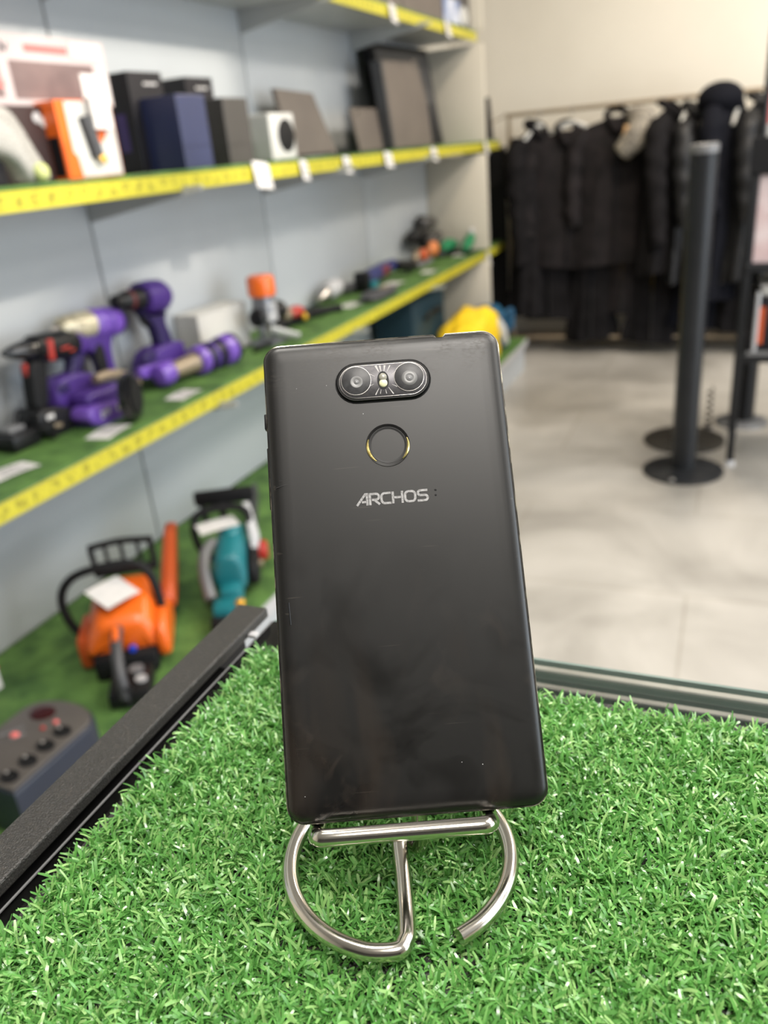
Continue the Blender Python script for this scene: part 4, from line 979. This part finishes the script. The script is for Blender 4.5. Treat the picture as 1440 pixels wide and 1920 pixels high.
# ------------------------------------------------------------------ artificial grass mat
TZ0 = ZG+.0006
mat_t = T('artificial_grass_mat', 'bright green artificial grass mat lying on the glass counter', 'grass mat', (0, .1, TZ0))
M_back = mat('turf_backing', (.018, .017, .016), .6, col2=(.045, .040, .038), nscale=500, bump=1, bscale=700, lo=.5, hi=.7)
mat_t.part('backing', G().span((-.1835, -.15, TZ0), (.30, .2615, TZ0+.0018), .0004), M_back, smooth=False, label='dark mesh backing')
def blades():
    rng = np.random.default_rng(11)
    # tufts in offset rows, several blades from each
    tx = np.arange(-.1785, .235, .0031); ty = np.arange(.02, .2575, .0028)
    X_, Y_ = np.meshgrid(tx, ty); X_ = X_.ravel()+rng.normal(0, .0007, X_.size); Y_ = Y_.ravel()+rng.normal(0, .0007, Y_.size)
    keep = (rng.random(X_.size) > .06)
    # bald strip at the frayed rear edge
    keep &= ~((Y_ > .2565) & (rng.random(X_.size) > .35))
    X_ = X_[keep]; Y_ = Y_[keep]; k = 13
    X_ = np.repeat(X_, k)+rng.normal(0, .0006, X_.size*k); Y_ = np.repeat(Y_, k)+rng.normal(0, .0006, Y_.size*k)
    n = X_.size
    L = rng.uniform(.0040, .0092, n); az = rng.uniform(0, 2*np.pi, n)
    lean0 = np.abs(rng.normal(.40, .35, n)); bend = rng.uniform(.3, 2.1, n)
    wd = rng.uniform(.00028, .00050, n)
    # the wire base presses the grass down
    rr = np.hypot(X_-(-.0775), Y_-.1615)
    near = np.abs(rr-.0325) < .0045
    L = np.where(near, L*.62, L)
    segs = 5; tw = rng.normal(0, .5, n)
    d = np.stack([np.cos(az), np.sin(az)], 1); sd = np.stack([-np.sin(az), np.cos(az)], 1)
    px = X_.copy(); py = Y_.copy(); pz = np.full(n, TZ0+.001)
    V = np.zeros((n, (segs+1)*2, 3), np.float32)
    for s in range(segs+1):
        f = s/segs; ww = wd*(1 if s < segs else .7)
        sx = sd[:, 0]*np.cos(tw*f*2); sy = sd[:, 1]*np.cos(tw*f*2); sz = np.sin(tw*f*2)
        V[:, 2*s, 0] = px-sx*ww; V[:, 2*s, 1] = py-sy*ww; V[:, 2*s, 2] = pz-sz*ww
        V[:, 2*s+1, 0] = px+sx*ww; V[:, 2*s+1, 1] = py+sy*ww; V[:, 2*s+1, 2] = pz+sz*ww
        a = lean0+bend*f; st = L/segs
        px = px+d[:, 0]*np.sin(a)*st; py = py+d[:, 1]*np.sin(a)*st; pz = pz+np.cos(a)*st
    V[:, :, 2] = np.maximum(V[:, :, 2], TZ0+.0008)
    nv = (segs+1)*2
    base = (np.arange(n)*nv)[:, None, None]
    q = np.array([[2*s, 2*s+1, 2*s+3, 2*s+2] for s in range(segs)])[None]
    F = (base+q).reshape(-1)
    me = bpy.data.meshes.new('grass_pile')
    me.vertices.add(n*nv); me.vertices.foreach_set('co', (V-np.array([0, .1, TZ0], np.float32)).reshape(-1))
    me.loops.add(F.size); me.loops.foreach_set('vertex_index', F.astype(np.int32))
    me.polygons.add(F.size//4); me.polygons.foreach_set('loop_start', np.arange(0, F.size, 4, dtype=np.int32))
    me.polygons.foreach_set('use_smooth', np.ones(F.size//4, bool))
    at = me.attributes.new('tint', 'FLOAT', 'POINT'); at.data.foreach_set('value', np.repeat(rng.random(n), nv).astype(np.float32))
    me.update(); me.validate()
    m = bpy.data.materials.new('green_grass_blade'); m.use_nodes = True; me.materials.append(m)
    N = m.node_tree.nodes; Lk = m.node_tree.links; b = N['Principled BSDF']
    an = N.new('ShaderNodeAttribute'); an.attribute_name = 'tint'
    r = N.new('ShaderNodeValToRGB'); e = r.color_ramp.elements
    e[0].position = 0; e[0].color = (.09, .27, .06, 1); e[1].position = 1; e[1].color = (.42, .66, .25, 1)
    k_ = e.new(.6); k_.color = (.18, .46, .11, 1)
    Lk.new(an.outputs['Fac'], r.inputs[0]); Lk.new(r.outputs[0], b.inputs['Base Color'])
    b.inputs['Roughness'].default_value = .27; b.inputs['Specular IOR Level'].default_value = .9
    tr = N.new('ShaderNodeBsdfTranslucent'); Lk.new(r.outputs[0], tr.inputs[0])
    mx = N.new('ShaderNodeMixShader'); mx.inputs[0].default_value = .32
    Lk.new(b.outputs[0], mx.inputs[1]); Lk.new(tr.outputs[0], mx.inputs[2]); Lk.new(mx.outputs[0], N['Material Output'].inputs[0])
    o = bpy.data.objects.new('grass_pile', me); COL.objects.link(o); o.parent = mat_t.e
    o['kind'] = 'stuff'; o['label'] = 'short glossy green grass blades'
blades()

# ------------------------------------------------------------------ bent wire stand
WR = .0024; RZ = 1.1095
M_wire = mat('polished_wire', (.66, .62, .56), .16, 1, col2=(.60, .56, .50), nscale=120)
st = T('wire_phone_stand', 'bent shiny steel wire stand on the grass holding the phone', 'stand', (-.0775, .1615, RZ-WR))
ring = []
for i in range(0, 31):
    a = math.radians(-40+i*10.6)
    ring.append((-.0775+.0325*math.cos(a), .1615+.0325*math.sin(a), RZ))
ring += [(-.0668, .1318, RZ), (-.0659, .1345, RZ), (-.0668, .1390, RZ)]
W_ = Vector([0.913575, 0.406338, -0.016431]); H_ = Vector([-0.221077, 0.530152, 0.818574]); N_ = Vector([0.341329, -0.744197, 0.574165]); O_ = Vector([-0.0679, 0.15644, 1.13198]); HL = 0.1413; TH = .0080
def ph(x, y, z): return O_+W_*x+H_*y+N_*z
spine = [(-.0735, .1540, RZ), (-.0803, .1690, RZ), tuple(ph(0, -.012, -TH-.016)), tuple(ph(0, .004, -TH-.0042)), tuple(ph(0, .02, -TH-.0030)), tuple(ph(0, .045, -TH-.0030))]
st.part('base_ring', G().tube(ring+spine, WR, 16, k=5), M_wire)
lip = [(-.020, .030, -TH-.003), (-.0265, .022, -TH-.0030), (-.0285, .008, -TH-.003), (-.0285, .0010, -TH-.002), (-.0287, -.0026, -TH+.003), (-.0287, -.0030, -.001), (-.0275, -.0029, .0028), (-.0245, -.0029, .0042), (-.004, -.0029, .0042), (.0155, -.0029, .0042), (.0185, -.0029, .0028), (.0197, -.0030, -.001), (.0197, -.0026, -TH+.003), (.0197, .0010, -TH-.002), (.0195, .008, -TH-.003), (.019, .022, -TH-.003), (.012, .030, -TH-.003)]
st.part('lip_wire', G().tube([ph(*p) for p in lip], WR, 16, k=6), M_wire)
st.part('rear_loop', G().tube([ph(*p) for p in [(-.020, .030, -TH-.003), (-.012, .040, -TH-.0035), (0, .046, -TH-.0035), (.008, .040, -TH-.0035), (.012, .030, -TH-.003)]], WR, 12, k=6), M_wire)

# ------------------------------------------------------------------ smartphone
PM = Matrix(((W_.x, H_.x, N_.x, O_.x), (W_.y, H_.y, N_.y, O_.y), (W_.z, H_.z, N_.z, O_.z), (0, 0, 0, 1)))
p = T('smartphone', 'worn black smartphone seen from the back, standing on the wire stand', 'smartphone', mw=PM)
PW = .073
def rrect(ins, r=.0052, n=8, notch=True):
    hw = PW/2-ins; r = max(r-ins, .0006); P = []
    for cx_, cy_, a0 in ((hw-r, ins+r, -90), (hw-r, HL-ins-r, 0), (-hw+r, HL-ins-r, 90), (-hw+r, ins+r, 180)):
        if a0 == 90 and notch:
            nx, ny = (0.01844, 0.14213); w_ = .0019; dpt = .0012*max(0, 1-ins/.0014)
            for k in range(11):
                a = PI*k/10; P.append((nx+w_*math.cos(a)*(.8 if k not in (0, 10) else 1), HL-ins-dpt*max(0, math.sin(a))**.6))
        for k in range(n+1):
            a = math.radians(a0+90*k/n); P.append((cx_+r*math.cos(a), cy_+r*math.sin(a)))
    return P
def phone_mat(name, col, col2, r1, r2):
    m = bpy.data.materials.new(name); m.use_nodes = True
    N = m.node_tree.nodes; L = m.node_tree.links; b = N['Principled BSDF']
    tc = N.new('ShaderNodeTexCoord'); V = tc.outputs['Object']
    def nz(sc, det, dist=0, mp=None):
        n = N.new('ShaderNodeTexNoise'); n.inputs['Scale'].default_value = sc; n.inputs['Detail'].default_value = det; n.inputs['Distortion'].default_value = dist
        if mp:
            q = N.new('ShaderNodeMapping'); q.inputs['Scale'].default_value = mp; L.new(V, q.inputs[0]); L.new(q.outputs[0], n.inputs[0])
        else: L.new(V, n.inputs[0])
        return n.outputs['Fac']
    def rng(x, a, b_, c, d):
        q = N.new('ShaderNodeMapRange'); L.new(x, q.inputs[0])
        for i, v in enumerate((a, b_, c, d)): q.inputs[i+1].default_value = v
        return q.outputs[0]
    def mth(op, x, y):
        q = N.new('ShaderNodeMath'); q.operation = op
        for i, v in enumerate((x, y)):
            if isinstance(v, (int, float)): q.inputs[i].default_value = v
            else: L.new(v, q.inputs[i])
        return q.outputs[0]
    sp = N.new('ShaderNodeSeparateXYZ'); L.new(V, sp.inputs[0])
    low = rng(sp.outputs[1], .085, .03, 0, 1)           # greasy handled half
    smear = mth('MULTIPLY', rng(nz(28, 4, 1.5), .45, .62, 0, 1), low)
    streak = mth('MULTIPLY', rng(nz(70, 3, .3, (1.0, .22, 1)), .52, .66, 0, 1), rng(sp.outputs[1], .075, .02, 0, 1))
    scuff = mth('MULTIPLY', rng(nz(1300, 8, .4, (.5, 1.2, 1)), .42, .70, 0, 1), mth('MULTIPLY', rng(sp.outputs[1], HL-.018, HL-.003, 0, 1), rng(nz(90, 3), .44, .62, 0, 1)))
    scratch = mth('MULTIPLY', rng(nz(900, 1, 0, (.04, 1, 1)), .70, .74, 0, .35), rng(nz(40, 2), .5, .6, 0, 1))
    gm = N.new('ShaderNodeMix'); gm.data_type = 'RGBA'; gm.inputs[6].default_value = (*col, 1); gm.inputs[7].default_value = (.021, .0165, .0135, 1)
    spot_ = mth('MULTIPLY', rng(nz(110, 6, 1.2, (1.2, .8, 1)), .50, .66, 0, 1), rng(nz(22, 2), .48, .6, 0, 1))
    L.new(mth('MULTIPLY', mth('MAXIMUM', streak, spot_), rng(sp.outputs[1], .07, .035, 0, .8)), gm.inputs[0])
    mx = N.new('ShaderNodeMix'); mx.data_type = 'RGBA'; L.new(gm.outputs[2], mx.inputs[6]); mx.inputs[7].default_value = (*col2, 1)
    L.new(mth('MAXIMUM', mth('MULTIPLY', scuff, .30), mth('MULTIPLY', scratch, .6)), mx.inputs[0])
    L.new(mx.outputs[2], b.inputs['Base Color'])
    rr = mth('ADD', mth('MULTIPLY', smear, -(r1-r2)), r1); rr = mth('ADD', rr, mth('MULTIPLY', streak, -.06)); rr = mth('ADD', rr, mth('MULTIPLY', scuff, .12))
    L.new(rr, b.inputs['Roughness']); b.inputs['Specular IOR Level'].default_value = .50
    bp = N.new('ShaderNodeBump'); bp.inputs['Strength'].default_value = .012; bp.inputs['Distance'].default_value = .0002
    L.new(nz(2500, 1), bp.inputs['Height']); L.new(bp.outputs[0], b.inputs['Normal'])
    m['kind'] = 'x'; del m['kind']
    return m
M_ph = phone_mat('phone_back_shell', (.0045, .0042, .0040), (.11, .095, .08), .40, .27)
# frame: side band, then the rounded back shell
fr = G().ring_faces([[(x, y, z) for x, y in rrect(i)] for z, i in ((-TH, .0007), (-TH+.0004, .0002), (-TH+.001, 0), (-.0022, 0), (-.0017, .0003))])
p.part('frame', fr, mat('phone_frame_metal', (.022, .021, .021), .28, .4, col2=(.05, .047, .042), nscale=300), ang=35)
rings = []
for z, i in ((-.00165, .0004), (-.0012, .0006), (-.0008, .0011), (-.0004, .0019), (-.00015, .0030), (-.00004, .0044), (0, .0062)):
    rings.append([(x, y, z) for x, y in rrect(i, max(.0052, i+.0012), 8, True)])
g = G(); g.ring_faces(rings)
p.part('back_shell', g, M_ph, label='worn dark back shell', ang=60)
p.part('edge_line', G().tube([(x, y, -.00175) for x, y in rrect(.00005)], .00016, 5, closed=True, k=1), mat('worn_edge_metal', (.10, .095, .085), .22, .9, col2=(.45, .42, .34), nscale=160, lo=.5, hi=.62), label='worn bright edge line')
p.part('display_glass', G().xy([(x, y) for x, y in rrect(.0012, notch=False)], -TH-.0003, -TH, .0001), M_blackg, label='black display side')
p.part('jack_socket', G().lathe([(0, .0016), (.0006, .0016)], ((0.01844, 0.14213)[0], HL-.0022, -.0040), (0, 1, 0), 16), M_steel, label='small metal socket rim')
# buttons on the left edge
y1, y2 = (-0.03661, 0.12013)[1], (-0.03637, 0.1152)[1]
p.part('power_button', G().span((-PW/2-.0009, y2, -.0052), (-PW/2+.0002, y1, -.0028), .0003), M_black)
y1, y2 = (-0.03683, 0.1092)[1], (-0.03636, 0.09007)[1]
p.part('volume_button', G().span((-PW/2-.00055, y2, -.0052), (-PW/2+.0002, y1, -.0028), .0002), M_black)
# camera island
CC = (-.0001, .12670)
def stadium(hw, r, n=14, c=CC):
    P = []
    for s, a0 in ((1, -90), (-1, 90)):
        for k in range(n+1): a = math.radians(a0+180*k/n); P.append((c[0]+s*(hw-r)+r*math.cos(a), c[1]+r*math.sin(a)))
    return P
M_isl = mat('camera_island_metal', (.085, .083, .09), .42, .6, col2=(.11, .105, .11), nscale=900)
isl = p.part('camera_island_rim', G().ring_faces([[(x, y, z) for x, y in stadium(h, r)] for z, h, r in ((-.0002, .01440, .00625), (.0006, .01430, .00615), (.0009, .01400, .00585), (.0009, .01355, .0054), (.0003, .01345, .0053))]), M_deep, label='black bevelled rim')
p.part('camera_island_plate', G().ring_faces([[(x, y, z) for x, y in stadium(h, r)] for z, h, r in ((.0002, .01345, .0053), (.0010, .01345, .0053), (.00115, .01325, .0051))]), M_isl)
p.part('island_gap', G().tube([(x, y, .0001) for x, y in stadium(.01445, .0063)], .00022, 6, closed=True, k=1), M_blackm, label='dark gap around the island')
p.part('island_bright_edge', G().tube([(x, y, .00112) for x, y in stadium(.01332, .00517)], .00006, 5, closed=True, k=1), M_steel, label='thin bright chamfer')
# thin pale grey wedges set radially around the flash
g = G()
for a, l0, l1, w_ in ((62, .0030, .0052, 1), (80, .0028, .0048, 1.6), (98, .0028, .0048, 1.4), (112, .0030, .0052, 1.8), (30, .0028, .0045, .7), (150, .0028, .0045, .6), (200, .003, .0052, .6), (-30, .003, .0048, .6), (-58, .0028, .0054, .9), (-80, .0030, .0044, .6), (-120, .0028, .0052, .8), (-105, .0030, .0044, .5)):
    a = math.radians(a); d = Vector((math.cos(a), math.sin(a), 0)); s_ = Vector((-d.y, d.x, 0))
    c0 = Vector((CC[0], CC[1], .00118)); p0 = c0+d*l0; p1 = c0+d*min(l1, .0049/max(.3, abs(d.y)))
    ww = .00011*w_
    g.ring_faces([[p0-s_*ww*.5, p0+s_*ww*.5, p0+s_*ww*.5-Vector((0, 0, .0001)), p0-s_*ww*.5-Vector((0, 0, .0001))], [p1-s_*ww*1.8, p1+s_*ww*1.8, p1+s_*ww*1.8-Vector((0, 0, .0001)), p1-s_*ww*1.8-Vector((0, 0, .0001))]])
p.part('flash_rays', g, mat('pale_ray_grey', (.42, .41, .40), .5, .2), label='pale grey rays')
M_lens = mat('lens_glass', (.022, .022, .024), .38, spec=.35, col2=(.040, .040, .043), nscale=600)
M_lensr = mat('lens_haze', (.17, .17, .17), .35)
for s, c in ((-1, (-0.00831, 0.12706)), (1, (0.00784, 0.12711))):
    l = p.part('lens_cover', G().lathe([(.0010, .00448), (.00135, .00448), (.00140, .00435)], (c[0], c[1], 0), (0, 0, 1), 40), M_lens, label='dark lens cover')
    p.part('lens_ring', G().tube([(c[0]+.00452*math.cos(a*PI/16), c[1]+.00452*math.sin(a*PI/16), .00130) for a in range(32)], .00009, 6, closed=True, k=1), M_steel, under=l, label='thin bright ring')
    rr = .0019 if s < 0 else .0024
    cc = (c[0]+(.0001), c[1]-.0004)
    p.part('lens_iris', G().lathe([(.00138, rr), (.00146, rr*.96), (.00148, rr*.5), (.00142, rr*.42)], (*cc, 0), (0, 0, 1), 32), M_lensr, under=l, label='hazy grey iris ring')
    p.part('lens_pupil', G().lathe([(.00146, rr*.42), (.00152, rr*.36), (.00156, rr*.22), (.0016, rr*.1)], (*cc, 0), (0, 0, 1), 24), M_grey, under=l, label='small round lens centre')
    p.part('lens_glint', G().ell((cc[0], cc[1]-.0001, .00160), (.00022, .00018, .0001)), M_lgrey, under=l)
fl = p.part('flash_window', G().ring_faces([[(x, y, z) for x, y in stadium(h, r, 10)] for z, h, r in ((.0011, .00180, .00179), (.0013, .00176, .00175))]).xf(Matrix.Translation((CC[0], CC[1], 0)) @ Matrix.Diagonal((1, 1.62, 1, 1)) @ Matrix.Translation((-CC[0], -CC[1], 0))), M_deep)
p.part('flash_cell', G().ell((CC[0], CC[1]+.0009, .00135), (.0012, .0013, .0004), 20, 10), mat('flash_lens_grey', (.30, .29, .24), .25), under=fl, label='greyish flash cell')
p.part('flash_cell', G().ell((CC[0], CC[1]-.0010, .00135), (.00125, .0013, .0004), 20, 10), mat('flash_lens_yellow', (.80, .78, .50), .25), under=fl, label='pale yellow flash cell')
# fingerprint sensor
FC = (-0.00021, 0.10648)
p.part('sensor_ring', G().lathe([(-.0002, .0067), (.0002, .0066), (.0001, .0058), (-.0003, .0057)], (*FC, 0), (0, 0, 1), 56), M_deep, label='black glossy ring')
g = G()
for a0, a1 in ((160, 232), (-48, 22)):
    g.tube([(FC[0]+.0061*math.cos(math.radians(a)), FC[1]+.0061*math.sin(math.radians(a)), .00022) for a in range(a0, a1+1, 6)], [.00016, .00040, .00050, .00040, .00014], 6, k=2)
p.part('worn_gold_arc', g, mat('worn_gold', (.80, .66, .28), .25, .9, col2=(.45, .36, .12), nscale=700), label='worn golden arc')
p.part('sensor_pad', G().lathe([(-.0002, .00575), (.0001, .0056), (.0, .0050), (-.0002, .0030), (-.00025, 0)], (*FC, 0), (0, 0, 1), 48), mat('sensor_pad_dark', (.008, .008, .0085), .5, spec=.35), label='round dark fingerprint pad')
# lettering ARCHOS drawn as flat strokes
L0 = (-0.01083, 0.08843); L1_ = (0.01045, 0.0885); L2_ = (0.01085, 0.09213)
LW = L1_[0]-L0[0]; LH = L2_[1]-L1_[1]
def flat_stroke(g, pts, w_, z=.00003, th=.00005, close=False):
    P = [Vector(q) for q in pts]; P = [q for i, q in enumerate(P) if i == 0 or (q-P[i-1]).length > LH*.03]; n = len(P); Lf = []; Rt = []
    if close and (P[0]-P[-1]).length < LH*.03: P.pop(); n -= 1
    for i in range(n):
        a = P[i]-P[i-1] if (i > 0 or close) else P[1]-P[0]
        b = P[(i+1) % n]-P[i] if (i < n-1 or close) else a
        na = Vector((-a.y, a.x)).normalized(); nb = Vector((-b.y, b.x)).normalized(); q = (na+nb).normalized(); k = w_/2/max(.45, q.dot(na))
        Lf.append(P[i]+q*k); Rt.append(P[i]-q*k)
    rings = [[(l.x, l.y, z), (r.x, r.y, z), (r.x, r.y, z+th), (l.x, l.y, z+th)] for l, r in zip(Lf, Rt)]
    if close: rings.append(rings[0])
    g.ring_faces(rings, caps=not close)
def arc(cx_, cy_, rx, ry, a0, a1, n=8): return [(cx_+rx*math.cos(math.radians(a0+(a1-a0)*k/n)), cy_+ry*math.sin(math.radians(a0+(a1-a0)*k/n))) for k in range(n+1)]
w_ = .19
letters = [   # (strokes in a box 1 high; x advance)
    ([[(0, .02), (.72, .94), (.86, .94), (.86, 0)], [(.42, .30), (.86, .30)]], 0.0, 1.02),
    ([[(.08, 0), (.08, .92), (.60, .92)]+arc(.60, .68, .22, .24, 90, -90, 6)+[(.22, .44)], [(.42, .42), (.86, .02)]], 0, .94),
    ([[(.86, .92), (.36, .92)]+arc(.36, .64, .28, .28, 90, 180, 4)+[(.08, .36)]+arc(.36, .36, .28, .28, 180, 270, 4)+[(.86, .08)]], 0, .94),
    ([[(.08, 0), (.08, 1)], [(.84, 0), (.84, 1)], [(.08, .5), (.84, .5)]], 0, 1.0),
    ([arc(.36, .64, .28, .28, 180, 90, 4)+arc(.62, .64, .28, .28, 90, 0, 4)+arc(.62, .36, .28, .28, 0, -90, 4)+arc(.36, .36, .28, .28, 270, 180, 4)], 1, 1.05),
    ([[(.88, .92), (.28, .92)]+arc(.28, .72, .20, .20, 90, 270, 6)+[(.66, .52)]+arc(.66, .30, .20, .22, 90, -90, 6)+[(.02, .08)]], 0, .9)]
tot = sum(l[2] for l in letters); sx_ = LW/tot; x0_ = L0[0]
g = G()
for stks, cl, adv in letters:
    for s_ in stks:
        flat_stroke(g, [(x0_+u*sx_, L0[1]+v*LH) for u, v in s_], w_*LH*.98, close=bool(cl))
    x0_ += adv*sx_
M_logo = mat('silver_lettering', (.34, .335, .34), .5, .1, col2=(.20, .195, .195), nscale=1500, lo=.42, hi=.62)
p.part('lettering', g, M_logo, label='silver lettering ARCHOS', smooth=False)
g = G()
for (x, y), r in (((0.01279, 0.09157), .00038), ((0.01273, 0.09002), .00034)): g.ell((x, y, .00001), (r, r*.9, .00006), 12, 6)
p.part('worn_letter_trace', g, M_blackm, label='dark rubbed-off letter spots')
g = G()
for q, r in (([(-0.03463, 0.09579), (-0.03253, 0.09644), (-0.03059, 0.09678)], .00013), ([(-0.03356, 0.098), (-0.03245, 0.09791)], .00008), ([(-0.0327, 0.06158), (-0.0325, 0.05694), (-0.03245, 0.0551)], .00022)):
    g.tube([(x, y, -.0001) for x, y in q], r, 5, k=3)
p.part('scratch', g, M_black, label='short dark scratches')
g = G()
for (x, y), r in (((-0.00693, 0.11686), .00018), ((-0.02666, 0.12649), .00012), ((-0.01748, 0.12678), .00012), ((-0.0311, 0.0076), .00012), ((0.01311, 0.01346), .00012), ((0.01883, 0.01244), .00015)): g.ell((x, y, .0000), (r, r, .00008), 8, 5)
p.part('dust_speck', g, M_lgrey, label='tiny pale specks')
